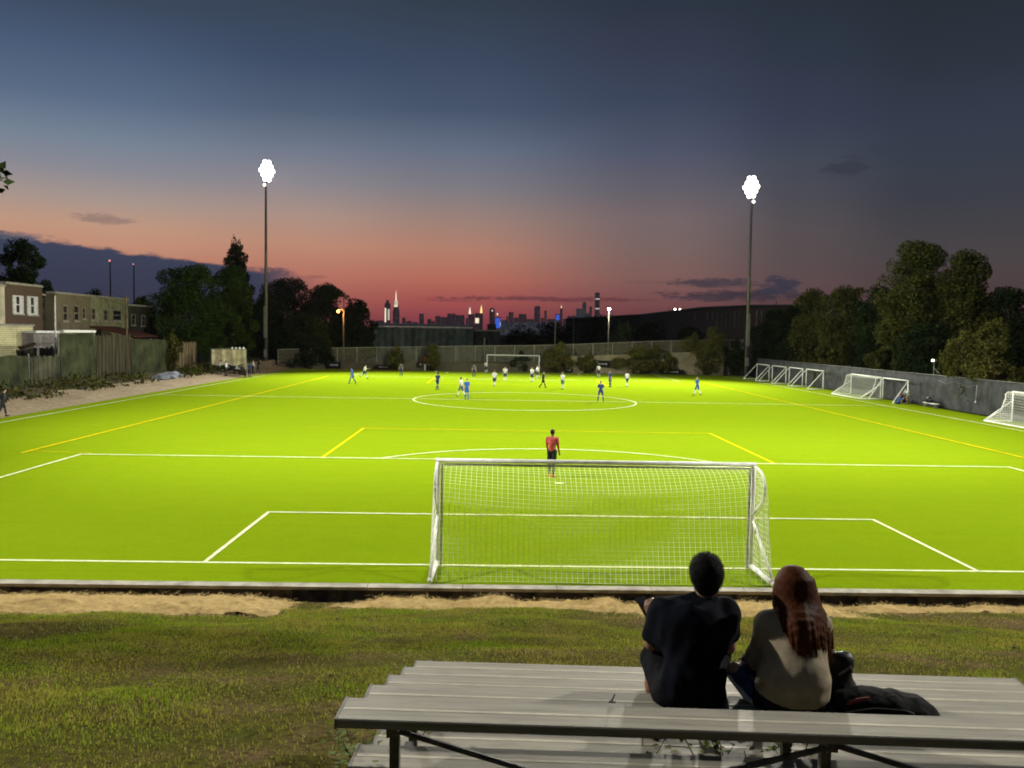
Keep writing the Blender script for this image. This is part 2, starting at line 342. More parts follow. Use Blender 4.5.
# value noise for shapes
_perm = RNG.random((64, 64, 64))
def vnoise(P, s=1.0):
    P = np.asarray(P, float)*s; i = np.floor(P).astype(int); f = P-i; f = f*f*(3-2*f); out = 0
    for dx in (0, 1):
        for dy in (0, 1):
            for dz in (0, 1):
                wgt = (f[..., 0] if dx else 1-f[..., 0])*(f[..., 1] if dy else 1-f[..., 1])*(f[..., 2] if dz else 1-f[..., 2])
                out = out+wgt*_perm[(i[..., 0]+dx) % 64, (i[..., 1]+dy) % 64, (i[..., 2]+dz) % 64]
    return out
def fbm(P, s=1.0, o=4):
    return sum(vnoise(np.asarray(P)+7.3*k, s*2**k)*.5**k for k in range(o))/sum(.5**k for k in range(o))

# ------------------------------------------------------------------ implicit surfaces for bodies and bags
class Blob:
    def __init__(s): s.p = []
    def cap(s, a, b, ra, rb=None, m=0, k=.03): s.p.append(('c', np.array(a, float), np.array(b, float), ra, ra if rb is None else rb, m, k)); return s
    def ell(s, c, r, m=0, k=.03, rot=None): s.p.append(('e', np.array(c, float), np.array(r, float), rot, None, m, k)); return s
    @staticmethod
    def sd(p, P):
        if p[0] == 'c':
            a, b, ra, rb = p[1:5]; ab = b-a; t = np.clip(((P-a)@ab)/max(ab@ab, 1e-9), 0, 1)
            return np.linalg.norm(P-a-t[..., None]*ab, axis=-1)-(ra+(rb-ra)*t)
        Q = P-p[1]
        if p[3] is not None: Q = Q@np.asarray(p[3])
        r = p[2]; k0 = np.linalg.norm(Q/r, axis=-1); k1 = np.linalg.norm(Q/(r*r), axis=-1)
        return np.where(k1 > 1e-9, k0*(k0-1)/np.maximum(k1, 1e-9), -r.min())
    def bounds(s):
        lo = np.full(3, 1e9); hi = -lo
        for p in s.p:
            if p[0] == 'c':
                r = max(p[3], p[4]); lo = np.minimum(lo, np.minimum(p[1], p[2])-r); hi = np.maximum(hi, np.maximum(p[1], p[2])+r)
            else:
                r = p[2].max() if p[3] is not None else p[2]; lo = np.minimum(lo, p[1]-r); hi = np.maximum(hi, p[1]+r)
        return lo, hi
    def mesh(s, name, vox, mats, parent=None, disp=None, cut=None, smooth=True):
        lo, hi = s.bounds(); lo = lo-4*vox-.02; hi = hi+4*vox+.02
        n = np.ceil((hi-lo)/vox).astype(int)+1; ax = [lo[i]+vox*np.arange(n[i]) for i in range(3)]
        V = np.full(n, 1.0)
        for p in s.p:
            k = p[6]
            if p[0] == 'c': r = max(p[3], p[4]); a = np.minimum(p[1], p[2])-r; b = np.maximum(p[1], p[2])+r
            else: r = p[2].max(); a = p[1]-r; b = p[1]+r
            a = a-k-3*vox; b = b+k+3*vox
            i0 = np.clip(np.floor((a-lo)/vox).astype(int), 0, n-1); i1 = np.clip(np.ceil((b-lo)/vox).astype(int)+1, 1, n)
            sl = tuple(slice(i0[i], i1[i]) for i in range(3))
            P = np.stack(np.meshgrid(*[ax[i][sl[i]] for i in range(3)], indexing='ij'), -1)
            d = s.sd(p, P); v = V[sl]
            h = np.clip(.5+.5*(v-d)/k, 0, 1); V[sl] = v*(1-h)+d*h-k*h*(1-h)
        if disp or cut:
            P = np.stack(np.meshgrid(*ax, indexing='ij'), -1)
            if disp:
                near = np.abs(V) < .06; V[near] += disp(P[near])
            if cut: V = np.maximum(V, cut(P))
        ins = V < 0
        # surface nets
        c = np.zeros(tuple(n-1), int)
        for dx in (0, 1):
            for dy in (0, 1):
                for dz in (0, 1): c += ins[dx:n[0]-1+dx, dy:n[1]-1+dy, dz:n[2]-1+dz]
        act = (c > 0) & (c < 8); idx = np.full(c.shape, -1); ids = np.argwhere(act); idx[act] = np.arange(len(ids))
        S = np.zeros((len(ids), 3)); cnt = np.zeros(len(ids))
        cor = [(0,0,0),(1,0,0),(0,1,0),(1,1,0),(0,0,1),(1,0,1),(0,1,1),(1,1,1)]
        cv_ = [V[ids[:, 0]+q[0], ids[:, 1]+q[1], ids[:, 2]+q[2]] for q in cor]
        for a, b in [(0,1),(2,3),(4,5),(6,7),(0,2),(1,3),(4,6),(5,7),(0,4),(1,5),(2,6),(3,7)]:
            x = (cv_[a] < 0) != (cv_[b] < 0); t = cv_[a]/np.where(np.abs(cv_[a]-cv_[b]) < 1e-12, 1, cv_[a]-cv_[b])
            pt = np.array(cor[a])+t[:, None]*(np.array(cor[b])-np.array(cor[a])); S[x] += pt[x]; cnt[x] += 1
        VV = lo+vox*(ids+S/np.maximum(cnt, 1)[:, None])
        F = []
        for axis in range(3):
            sl0 = [slice(0, n[i]) for i in range(3)]; sl1 = list(sl0); sl0[axis] = slice(0, n[axis]-1); sl1[axis] = slice(1, n[axis])
            A = ins[tuple(sl0)]; B = ins[tuple(sl1)]; e = np.argwhere(A != B); o1, o2 = [i for i in range(3) if i != axis]
            ok = (e[:, o1] > 0) & (e[:, o2] > 0) & (e[:, o1] < n[o1]-1) & (e[:, o2] < n[o2]-1); e = e[ok]
            if not len(e): continue
            flip = A[tuple(e.T)] if axis != 1 else ~A[tuple(e.T)]
            q = []
            for d1, d2 in ((0, 0), (1, 0), (1, 1), (0, 1)):
                g = e.copy(); g[:, o1] -= 1-d1; g[:, o2] -= 1-d2; q.append(idx[tuple(g.T)])
            q = np.stack(q, 1); q[~flip] = q[~flip][:, ::-1]; F.append(q)
        F = np.concatenate(F); F = F[(F >= 0).all(1)]
        mi = None
        if isinstance(mats, (list, tuple)) and len(mats) > 1:
            C = VV[F].mean(1); D = np.stack([s.sd(p, C) for p in s.p], 1); mi = np.array([p[5] for p in s.p])[D.argmin(1)]
        return fast_mesh(name, VV, F, mats, parent, mi, smooth)

# ================================================================== SETTING: ground, pitch, slope
L = 99.0
def slope_z(x, y):
    x = np.asarray(x, float); y = np.asarray(y, float)
    t = np.clip(-2.0-y, 0, 40); z = -.28+.236*t
    P = np.stack([x, y, np.zeros_like(x)], -1)
    return z+(fbm(P, .55, 4)-.5)*.22*np.clip(t/1.2, .25, 1)
def left_bank(x, y):
    t = np.clip((-31.7-x)/6.3, 0, 1.4); P = np.stack([x, y, np.zeros_like(x)], -1)
    return -.06+t*.95+(fbm(P, .5, 4)-.5)*.30*np.clip(t*4, 0, 1)
def grid_obj(name, xs, ys, zf, m, kind='structure', smooth=True):
    X, Y = np.meshgrid(xs, ys, indexing='ij'); Z = zf(X, Y); V = np.stack([X, Y, Z], -1).reshape(-1, 3)
    nx, ny = len(xs), len(ys); i, j = np.meshgrid(np.arange(nx-1), np.arange(ny-1), indexing='ij'); a = (i*ny+j).ravel()
    F = np.stack([a, a+ny, a+ny+1, a+1], 1)
    return tag(fast_mesh(name, V, F, m, smooth=smooth), kind=kind)
g = MB(); g.add([(-4500, 2, -.45), (4500, 2, -.45), (4500, 7500, -.45), (-4500, 7500, -.45)], [(0, 1, 2, 3)])
g.add([(-4500, -400, -.45), (-60, -400, -.45), (-60, 2, -.45), (-4500, 2, -.45)], [(0, 1, 2, 3)]); g.add([(60, -400, -.45), (4500, -400, -.45), (4500, 2, -.45), (60, 2, -.45)], [(0, 1, 2, 3)])
tag(g.build('ground', M_ground), kind='structure')
grid_obj('hill_slope', np.linspace(-60, 60, 340), np.concatenate([np.linspace(-1.96, -16, 90), np.linspace(-16.6, -45, 40)])[::-1], slope_z, M_soil)
pt = MB(); pt.box2((-31.6, -1.56, -.4), (33.85, 101.2, 0)); tag(pt.build('pitch', M_turf), kind='structure')
grid_obj('gravel_bank', np.linspace(-31.6, -35.6, 14)[::-1], np.linspace(-1.5, 104, 220), left_bank, M_gravel)
grid_obj('rough_bank', np.linspace(-35.6, -40.2, 12)[::-1], np.linspace(-1.5, 112, 200), lambda x, y: left_bank(x, y)+.0, mat('weedy_soil', (.06, .055, .022), .95, var=.3, vscale=1.5, bump=1, bscale=5, base2=(.085, .065, .035)))
hz_ = MB().box2((-4600, -420, -1.6), (4600, 7600, 345)).build('haze', bpy.data.materials.new('evening_air'))
hm_ = hz_.data.materials[0]; hm_.use_nodes = True; hn_ = NT(hm_.node_tree); hn_.n.remove(hn_.n['Principled BSDF']); pv = hn_.node('ShaderNodeVolumePrincipled')
pv.inputs['Density'].default_value = HAZE; pv.inputs['Color'].default_value = (.86, .88, .95, 1); pv.inputs['Anisotropy'].default_value = .35; hn_.l.new(pv.outputs[0], hn_.n['Material Output'].inputs['Volume'])
tag(hz_, kind='stuff')
class Lines(MB):
    def __init__(s): super().__init__(); s.k = 0
    def seg(s, a, b, wd=.105):
        a = np.array(a, float); b = np.array(b, float); d = (b-a)/np.linalg.norm(b-a); n_ = np.array([-d[1], d[0]])*wd/2; z = .005+.0012*s.k; s.k += 1
        s.add([(*(a-n_), z), (*(b-n_), z), (*(b+n_), z), (*(a+n_), z)], [(0, 1, 2, 3)])
    def arc(s, c, r, t0, t1, wd=.115, n=72):
        t = np.linspace(t0, t1, n); z = .005+.0012*s.k; s.k += 1
        I = np.stack([c[0]+(r-wd/2)*np.cos(t), c[1]+(r-wd/2)*np.sin(t), 0*t+z], 1); O = np.stack([c[0]+(r+wd/2)*np.cos(t), c[1]+(r+wd/2)*np.sin(t), 0*t+z], 1)
        s.add(np.concatenate([I, O]), [(i, i+n, i+n+1, i+1) for i in range(n-1)])
wl = Lines(); yl = Lines(); S_ = 30.3
wl.seg((-S_, 0), (S_, 0)); wl.seg((-S_, L), (S_, L)); wl.seg((-S_, 0), (-S_, L)); wl.seg((S_, 0), (S_, L)); wl.seg((-S_, L/2), (S_, L/2))
wl.arc((0, L/2), 9.15, 0, 2*math.pi, .13, 128)
for e in (0, 1):
    Yv = (lambda y: y) if not e else (lambda y: L-y)
    for hw, dp in ((9.16, 5.5), (20.16, 16.5)):
        wl.seg((-hw, Yv(0)), (-hw, Yv(dp))); wl.seg((hw, Yv(0)), (hw, Yv(dp))); wl.seg((-hw-.05, Yv(dp)), (hw+.05, Yv(dp)))
    c = math.asin(5.5/9.15); wl.arc((0, Yv(11)), 9.15, c if not e else -c, math.pi-c if not e else -math.pi+c, .11)
    wl.seg((-.17, Yv(11)), (.17, Yv(11)), .2)
    yl.seg((-9.85, Yv(16.6)), (-9.85, Yv(27.7)), .12); yl.seg((9.85, Yv(16.6)), (9.85, Yv(27.7)), .12); yl.seg((-9.9, Yv(27.7)), (9.9, Yv(27.7)), .12)
    yl.seg((-22.9, Yv(17.3)), (-19.9, Yv(16.9)), .07)
for s in (-1, 1): yl.seg((s*22.75, 16.6), (s*22.75, L-16.6), .14)
wlo = tag(wl.build('white_pitch_markings', M_white), kind='structure'); ylo = tag(yl.build('yellow_pitch_markings', M_yellow), kind='structure'); ylo.location.z = .03-.005*5

# ------------------------------------------------------------------ kerb along the near end of the pitch
kerb = empty('kerb', (0, -1.8, 0), 0, 'long pale concrete kerb along the near edge of the turf, raised on dark blocks', 'kerb')
k_ = MB()
for i in range(-16, 17):
    k_.box((i*2.03, 0.05, .0), (2.018, .30, .07))
ko = k_.build('cap', M_conc, kerb, bevel=.012)
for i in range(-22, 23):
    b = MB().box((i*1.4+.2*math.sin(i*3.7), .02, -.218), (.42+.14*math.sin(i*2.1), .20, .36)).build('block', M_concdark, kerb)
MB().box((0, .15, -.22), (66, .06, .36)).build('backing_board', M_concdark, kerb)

# ------------------------------------------------------------------ straw erosion blankets
def straw(name, label, x0, x1, y0, y1, seed, h=.14):
    nx, ny = int((x1-x0)/.055), int((y1-y0)/.055); xs = np.linspace(x0, x1, nx); ys = np.linspace(y0, y1, ny); X, Y = np.meshgrid(xs, ys, indexing='ij')
    P = np.stack([X, Y, np.full_like(X, seed*3.1)], -1)
    rim = np.minimum.reduce([X-x0, x1-X, (Y-y0)*1.0, (y1-Y)*5+.25])+(fbm(P, 1.3, 4)-.5)*.95+(fbm(P+3, 3.5, 4)-.5)*.9
    Z = slope_z(X, Y)-.02+(.05+h*fbm(P, 2.1, 4)**2*1.6+.06*fbm(P, 7, 3))*np.clip(rim/.9, 0, 1)**.8
    V = np.stack([X, Y, Z], -1).reshape(-1, 3); i, j = np.meshgrid(np.arange(nx-1), np.arange(ny-1), indexing='ij'); a = (i*ny+j).ravel(); F = np.stack([a, a+ny, a+ny+1, a+1], 1)
    keep = rim.reshape(-1)[F].min(1) > .0
    F = F[keep]
    o = fast_mesh(name, V, F, M_straw, smooth=True); tag(o, label, 'straw mat', 'straw mats along the kerb')
    # loose straws lying on it
    c = V[F[RNG.integers(0, len(F), int(len(F)*2.2))][:, 0]]; n = len(c); th = RNG.random(n)*2*np.pi; ln = .05+.10*RNG.random(n)
    d = np.stack([np.cos(th)*ln, np.sin(th)*ln, (RNG.random(n)-.4)*.05], 1); wv = np.stack([-np.sin(th), np.cos(th), 0*th], 1)*.004
    c = c+np.stack([RNG.normal(0, .10, n), RNG.normal(-.05, .12, n), .012+0*th], 1); c[:, 2] = np.maximum(c[:, 2], slope_z(c[:, 0], c[:, 1])+.02); VV = np.stack([c-d/2-wv, c+d/2-wv, c+d/2+wv, c-d/2+wv], 1).reshape(-1, 3); FF = np.arange(4*n).reshape(-1, 4)
    fb = fast_mesh('straw_fibres', VV, FF, M_straw, o); tag(fb, kind='stuff')
straw('straw_mat', 'pale straw erosion mat lying left along the kerb, widest of the straw mats', -14.6, -6.3, -4.6, -2.0, 1, .17)
straw('straw_mat', 'narrow rumpled strip of straw mat between the wide mat and the seated couple', -5.6, 1.4, -3.15, -2.0, 2, .15)
straw('straw_mat', 'pale straw mat bulging out just right of the red haired woman', .5, 4.9, -4.3, -2.0, 3, .17)
straw('straw_mat', 'thin ragged strip of straw mat along the far right of the kerb', 4.9, 12.8, -3.0, -2.0, 4, .08)

# ------------------------------------------------------------------ lawn on the slope
def blades(name, n, xr, yr, dens, m, hmin, hmax, wd, label):
    x = RNG.uniform(*xr, n*4); y = yr[0]+(yr[1]-yr[0])*RNG.random(n*4)**.85
    keep = dens(x, y) > RNG.random(len(x)); x = x[keep][:n]; y = y[keep][:n]; n = len(x)
    P = np.stack([x, y, 0*x], -1); h = (hmin+(hmax-hmin)*RNG.random(n))*(.30+1.45*fbm(P, 1.3, 4)**1.3); th = RNG.random(n)*2*np.pi; lean = RNG.random(n)*.75
    z = slope_z(x, y)-.01; dx, dy = np.cos(th), np.sin(th); ph = RNG.random(n)*2*np.pi
    wx, wy = np.cos(ph)*wd/2, np.sin(ph)*wd/2; b = np.stack([x, y, z], 1); W = np.stack([wx, wy, 0*wx], 1)
    mid = b+np.stack([dx*lean*h*.3, dy*lean*h*.3, h*.6], 1); top = b+np.stack([dx*lean*h, dy*lean*h, h*(1-.35*lean)], 1)
    V = np.stack([b-W, b+W, mid+W*.8, mid-W*.8, top], 1).reshape(-1, 3); a = np.arange(n)*5
    F = np.concatenate([np.stack([a, a+1, a+2], 1), np.stack([a, a+2, a+3], 1), np.stack([a+3, a+2, a+4], 1)])
    return tag(fast_mesh(name, V, F, m), label, 'grass', kind='stuff')
DIRT = []
for px, py, zz, rx, ry, k in [(985, 628, .35, 1.3, .5, .85), (90, 604, .1, 1.6, .35, .7), (890, 640, .6, .8, .4, .6), (270, 640, .7, 1.2, .5, .6), (150, 690, 1.4, .9, .5, .6), (300, 725, 2.3, .7, .9, .9), (60, 740, 1.9, .8, .4, .5), (480, 625, .5, 1.3, .35, .6), (200, 612, .2, 1.0, .3, .6)]:
    p = atZ(px, py, zz); DIRT.append((p[0], p[1], rx, ry, k))
def dirt(x, y):
    P = np.stack([x, y, 0*np.asarray(x)], -1); d = fbm(P, .42, 4)
    t = 1/(1+np.exp(-(d-.44)*30)); t = np.where(y > -3.1, t*.25, t)
    for cx, cy, rx, ry, k in DIRT: t = t*(1-k*np.exp(-(((x-cx)/rx)**2+((y-cy)/ry)**2)*(.5+fbm(P, 2.2, 3))))
    near_b = np.exp(-(((x+4.2)/1.4)**2+((y+13.9)/1.6)**2)); return np.clip(t*(1-.8*near_b)+.05, 0, 1)
blades('grass', 330000, (-15, 13), (-2.1, -15.6), dirt, M_grass, .025, .062, .010, 'short olive lawn grass growing on the slope')
blades('dry_grass', 60000, (-15, 13), (-2.1, -15.6), lambda x, y: np.clip(.25+(fbm(np.stack([x, y, 0*x+5], -1), .6, 3)-.35)*1.6+(y > -5)*.35, .02, 1), M_grassdry, .02, .055, .009, 'dry straw coloured grass mixed into the lawn on the slope')
n = 170; x = RNG.uniform(-14, 12, n); y = RNG.uniform(-13.5, -2.4, n); cl = MB()
for a, b in zip(x, y):
    r = .012+.032*RNG.random()**2; cl.ball((a, b, float(slope_z(a, b))+r*.3), (r, r*(.6+.6*RNG.random()), r*.6), 6, 4)
tag(cl.build('stones', mat('dirt_clod', (.12, .09, .055), .95, var=.3)), 'small stones and clods scattered over the grass slope', 'stones', kind='stuff')

# ================================================================== FLOODLIGHT MASTS
def mast(x, y, z, k, label):
    g0 = 0.0 if k < 2 else (-.4)
    t = empty('floodlight_mast', (x, y, g0), 0, label, 'floodlight', 'floodlight masts round the pitch')
    aim = Vector(AIM[k])-Vector((x, y, z)); yaw = math.atan2(aim.x, aim.y)
    p = MB(); hh = z-g0
    p.tube([(0, 0, 0), (0, 0, .5*hh), (0, 0, hh+1.2)], [.26, .2, .12], 14); p.build('pole', M_steel, t, True)
    MB().box((0, -.34, 2.2), (.35, .28, 1.1)).box((0, -.3, 6.6), (.42, .3, 4.4)).build('control_cabinet', M_rail, t, bevel=.02)
    rot = Matrix.Rotation(-yaw, 4, 'Z')
    fr = MB()
    for row in range(5): fr.box((0, .12, hh-1.2+row*.58), ((1.3, 1.8, 2.3, 1.8, 1.3)[row], .1, .1))
    fo = fr.build('crossarm', M_steel, t); fo.matrix_local = rot
    for row in range(5):
        nn = (2, 3, 4, 3, 2)[row]
        for q in range(nn):
            c = Vector(((q-(nn-1)/2)*.58+.02*((row*7+q*3) % 3-1), .32, hh-1.2+row*.58)); h = MB(); pit = -.28
            pts = [(0, -.30, 0), (0, -.12, 0), (0, .0, 0)]
            h.tube(pts, [.10, .28, .335], 14); lo_ = h.build('lamp', M_lampoff, t, True)
            lo_.matrix_local = rot @ Matrix.Translation(c) @ Matrix.Rotation(pit, 4, 'X')
            d = MB(); d.tube([(0, .004, 0), (0, .05, 0), (0, .09, 0)], [.33, .31, .18], 14); d.build('lamp_glass', M_lampon, lo_, True)
    lw = MB(); lw.tube([(.18, .15, 0), (.18, .32, -.05), (.18, .42, -.08)], [.08, .2, .24], 12); lo_ = lw.build('lower_lamp', M_lampoff, t, True); lo_.matrix_local = rot @ Matrix.Translation((.25 if x < 0 else -.6, 0, hh-1.95))
    d = MB(); d.tube([(.18, .425, -.081), (.18, .46, -.09)], [.22, .16], 12); d.build('lamp_glass', M_lampdim, lo_, True)
    for tgt, cone, blend, en in [(AIM[k], CONE[k][0], CONE[k][1], FLOOD[k])]+([(FILL_BEAM[k][0], FILL_BEAM[k][1], 1.0, FILL_BEAM[k][2])] if k in FILL_BEAM else []):
        ld = bpy.data.lights.new('floodlight', 'SPOT'); ld.energy = en; ld.color = (1.0, .965, .86); ld.shadow_soft_size = .55; ld.spot_size = R(cone); ld.spot_blend = blend
        lo = bpy.data.objects.new('floodlight_beam', ld); link(lo, t)
        d = (Vector(tgt)-Vector((x, y, z))).normalized(); lo.matrix_local = Matrix.Translation(Vector((0, 0, z-g0))+d*1.6) @ d.to_track_quat('-Z', 'Y').to_matrix().to_4x4()
mast(*MASTS[0], 'tall floodlight mast behind the far left of the pitch, its lamps lit')
mast(*MASTS[1], 'tall floodlight mast by the right hand wall at the far end, its lamps lit')
mast(*MASTS[2], 'floodlight mast beside the near left corner of the pitch')
mast(*MASTS[3], 'floodlight mast beside the near right corner of the pitch')

# ================================================================== GOALS
def net_mesh(name, paths, r, m, parent, sides=3):
    mb = MB()
    for p in paths: mb.tube(p, r, sides, cap=False)
    return mb.build(name, m, parent)
def resample(P, n):
    P = np.asarray(P, float); d = np.r_[0, np.cumsum(np.linalg.norm(np.diff(P, axis=0), axis=1))]; t = np.linspace(0, d[-1], n)
    return np.stack([np.interp(t, d, P[:, i]) for i in range(3)], 1)
def big_goal(y, face, label, cell, rnet, simple=False):
    """face=-1: the net hangs towards -Y"""
    t = empty('football_goal', (0, y, 0), 0, label, 'goal', 'full size goals on the pitch'); s = face; H2 = 2.44; hw = 3.72; r = .05
    for q in (-1, 1): MB().tube([(q*hw, 0, .0), (q*hw, 0, H2)], r, 14).build('post', M_goal, t, True)
    MB().tube([(-hw-r, 0, H2+r), (hw+r, 0, H2+r)], r, 14).build('crossbar', M_goal, t, True)
    lip = MB()
    for q in (-1, 1): lip.box((q*(hw-.10 if q > 0 else hw-.10), s*.035, 1.22), (.05, .04, 2.4))
    lip.box((0, s*.035, H2-.04), (2*hw-.28, .04, .05)); lip.build('net_rail', M_goalgrey, t)
    for q in (-1, 1):
        a = [(q*hw, 0, H2), (q*hw, s*.35, H2+.0), (q*hw, s*.72, H2-.10), (q*hw, s*.9, H2-.36), (q*hw, s*.75, H2-.68), (q*hw, s*.05, H2-1.12)]
        pp = resample(a, 26); k = np.ones(3)/3
        for _ in range(2): pp[1:-1] = np.stack([np.convolve(pp[:, i], k, 'valid') for i in range(3)], 1)
        MB().tube(pp, .032, 10).build('top_stay', M_goal, t, True)
        MB().tube([(q*hw, s*.02, 1.18), (q*(hw+.05), s*1.45, .14)], .032, 10).build('side_brace', M_goal, t, True)
        MB().tube([(q*hw, 0, .07), (q*(hw+.05), s*1.5, .07)], .055, 10).build('ground_bar', M_goal, t, True)
    # the net: a sagging back sheet and two sides
    def back(u, v):           # u across -1..1, v 0 top front .. 1 bottom back
        prof = np.array([(0, H2-.03), (.45, H2-.06), (.88, H2-.30), (1.02, 1.75), (1.15, 1.1), (1.34, .5), (1.48, .06)])
        d = np.r_[0, np.cumsum(np.linalg.norm(np.diff(prof, axis=0), axis=1))]; d /= d[-1]
        yy = np.interp(v, d, prof[:, 0]); zz = np.interp(v, d, prof[:, 1]); sag = (1-u**2)*(.16*np.sin(np.pi*np.clip(v*1.7, 0, 1))*(v < .6)+.07*np.sin(np.pi*v))
        return np.stack([u*(hw+.03), s*(yy+.05*np.sin(v*7+u*3)*(1-u*u)), zz-sag], -1)
    nu = int(2*hw/cell); nv = int(3.6/cell); paths = []
    vv = np.linspace(0, 1, 26); uu = np.linspace(-1, 1, 61)
    jit = RNG.normal(0, .12/nu, nu+1)
    for i in range(nu+1):
        u0 = -1+2*i/nu; paths.append(back(np.clip(u0+jit[i]*np.sin(vv*3), -1, 1), vv))
    net_mesh('net_cross_cords', [back(uu, np.full_like(uu, j/nv)) for j in range(1, nv+1)], rnet*.62, M_net if not simple else M_netgrey, t)
    for q in (-1, 1):         # sides
        prof = back(np.array([q]*40, float), np.linspace(0, 1, 40))
        for zz in np.arange(.06, H2-.05, cell*1.1):
            yb = np.interp(-zz, -prof[:, 2], s*prof[:, 1]); paths.append([(q*hw, 0, zz), (q*(hw+.05+.03*math.sin(zz*9)), s*yb*.5, zz-.05), (q*(hw+.03), s*yb, zz)])
        for yb in np.arange(cell, 1.4, cell*1.1):
            ztop = np.interp(yb, s*prof[:, 1], prof[:, 2]); paths.append([(q*(hw+.03), s*yb, ztop), (q*(hw+.07), s*yb*.98, ztop*.5), (q*(hw+.03), s*yb, .06)])
    net_mesh('net', paths, rnet, M_net if not simple else M_netgrey, t)
    return t
big_goal(0.0, -1, 'white full size goal with its net in front of the seated couple', .118, .0046)
big_goal(L, 1, 'white full size goal at the far end of the pitch', .30, .004, True)

# smaller training goals pushed mouth-first against the right hand wall
def small_goal(y0, y1, X, Hg, dp, label, net, curved=False):
    yc = (y0+y1)/2; hw = abs(y1-y0)/2
    t = empty('training_goal', (X, yc, 0.0), 0, label, 'goal', 'training goals along the wall')
    for q in (-1, 1): MB().tube([(0, q*hw, 0), (0, q*hw, Hg)], .05, 10).build('post', M_goal, t, True)
    MB().tube([(0, -hw-.04, Hg+.04), (0, hw+.04, Hg+.04)], .05, 10).build('crossbar', M_goal, t, True)
    for q in (-1, 1):
        if net:
            MB().tube([(0, q*hw, Hg), (-.35, q*hw, Hg), (-.52, q*hw, Hg-.14), (-.5, q*hw, Hg-.4), (-.8, q*hw, .75), (-dp, q*hw, .06)], .032, 8).build('top_stay', M_goal, t, True)
            MB().tube([(0, q*hw, Hg*.72), (-dp, q*hw, .08)], .035, 8).build('side_brace', M_goal, t, True)
        else: MB().tube([(-.02, q*hw, Hg), (-dp, q*hw, .06)], .042, 8).build('side_brace', M_goal, t, True)
        MB().tube([(0, q*hw, .05), (-dp, q*hw, .05)], .045, 8).build('ground_bar', M_goal, t, True)
    if net:
        MB().tube([(-dp, -hw, .05), (-dp, hw, .05)], .045, 8).build('back_bar', M_goal, t, True)
        paths = []; prof = np.array([(0, 0, Hg), (-.5, 0, Hg-.12), (-.85, 0, .75), (-dp, 0, .06)]); c = .16
        for yy in np.arange(-hw, hw+.01, c): paths.append(resample(prof, 14)+np.array([0, yy, 0]))
        for v in np.linspace(0, 1, int(3/c)):
            p = resample(prof, 60)[int(v*59)]; paths.append([(p[0], -hw, p[2]), (p[0]+.05, 0, p[2]-.08), (p[0], hw, p[2])])
        for q in (-1, 1):
            for zz in np.arange(.1, Hg, c): xb = np.interp(-zz, -prof[:, 2], prof[:, 0]); paths.append([(0, q*hw, zz), (xb, q*hw, zz)])
            for xx in np.arange(-c, -dp, -c): zt = np.interp(-xx, -prof[:, 0], prof[:, 2]); paths.append([(xx, q*hw, zt), (xx, q*hw, .06)])
        net_mesh('net', paths, .006, M_net, t)
for y0, y1, X, lab in [(86.9, 91.9, 32.6, 'farthest of the netless training goals leaning on the wall by the right mast'),
                       (80.9, 85.9, 32.7, 'second netless training goal from the right mast'),
                       (76.2, 80.6, 33.0, 'third netless training goal from the right mast'),
                       (70.6, 75.6, 33.2, 'netless training goal standing apart, nearest the netted one')]:
    small_goal(y0, y1, X, 2.0, 1.75, lab, False)
small_goal(57.2, 63.7, 33.3, 2.0, 1.95, 'netted white training goal against the grey wall, fifth along', True)
small_goal(52.2, 56.9, 33.35, 1.98, 1.3, 'netless training goal beside the seated pair in white and blue', False)
small_goal(30.4, 37.4, 33.3, 2.05, 1.95, 'nearest training goal with a white net, cut by the right edge of the view', True)

# ================================================================== RIGHT WALL AND FURNITURE
rw = empty('windscreen_fence', (34.2, 40, 0), 0, 'long dark grey fabric covered fence along the right side of the pitch', 'fence')
xs = np.arange(-62, 57.1, .5); fw = MB()
V = []; 
for yy in xs:
    for zz in (0.02, .9, 1.8, 2.62): V.append((.03*math.sin(yy*1.9+zz)+.02*math.sin(yy*.7), yy, zz+(.02*math.sin(yy*1.26) if zz > 2 else 0)))
nn = len(xs); F = [(i*4+j, (i+1)*4+j, (i+1)*4+j+1, i*4+j+1) for i in range(nn-1) for j in range(3)]
Vb = [(x+.05, y, z) for x, y, z in V]; m0 = len(V)
F2 = [tuple(q+m0 for q in f[::-1]) for f in F]
rim = [(i*4+3, (i+1)*4+3, m0+(i+1)*4+3, m0+i*4+3) for i in range(nn-1)]
fw.add(V+Vb, F+F2+rim); fw.build('screen', M_wallfab, rw, True)
MB().tube([(.0, -62, 2.66), (0, 57.1, 2.66)], .022, 8).build('top_rail', M_rail, rw, True)
pm = None
for i, yy in enumerate(np.arange(-60, 57, 3.0)):
    if pm is None: pm = MB().tube([(.12, 0, 0), (.12, 0, 2.66)], .035, 8).build('post', M_rail, rw, True); pm.location = (0, yy, 0)
    else: c = pm.copy(); col.objects.link(c); c.parent = rw; c.location = (0, yy, 0)
cb = MB(); pts = [atX(px, py, 34.08) for px, py in [(938, 380), (946, 384), (955, 381.5), (960, 383.5), (968, 387), (976, 385)]]
cb.tube(np.array(pts)-np.array([34.2, 40, 0]), .012, 5); cb.build('hanging_cable', M_rail, rw)
cd_ = MB(); a = atX(977, 385, 34.08)-np.array([34.2, 40, 0]); b = atX(975.5, 402, 34.08)-np.array([34.2, 40, 0]); cd_.tube([a, b], .012, 5); cd_.ball(b, .06, 8, 6); cd_.build('cord', M_goal, rw)
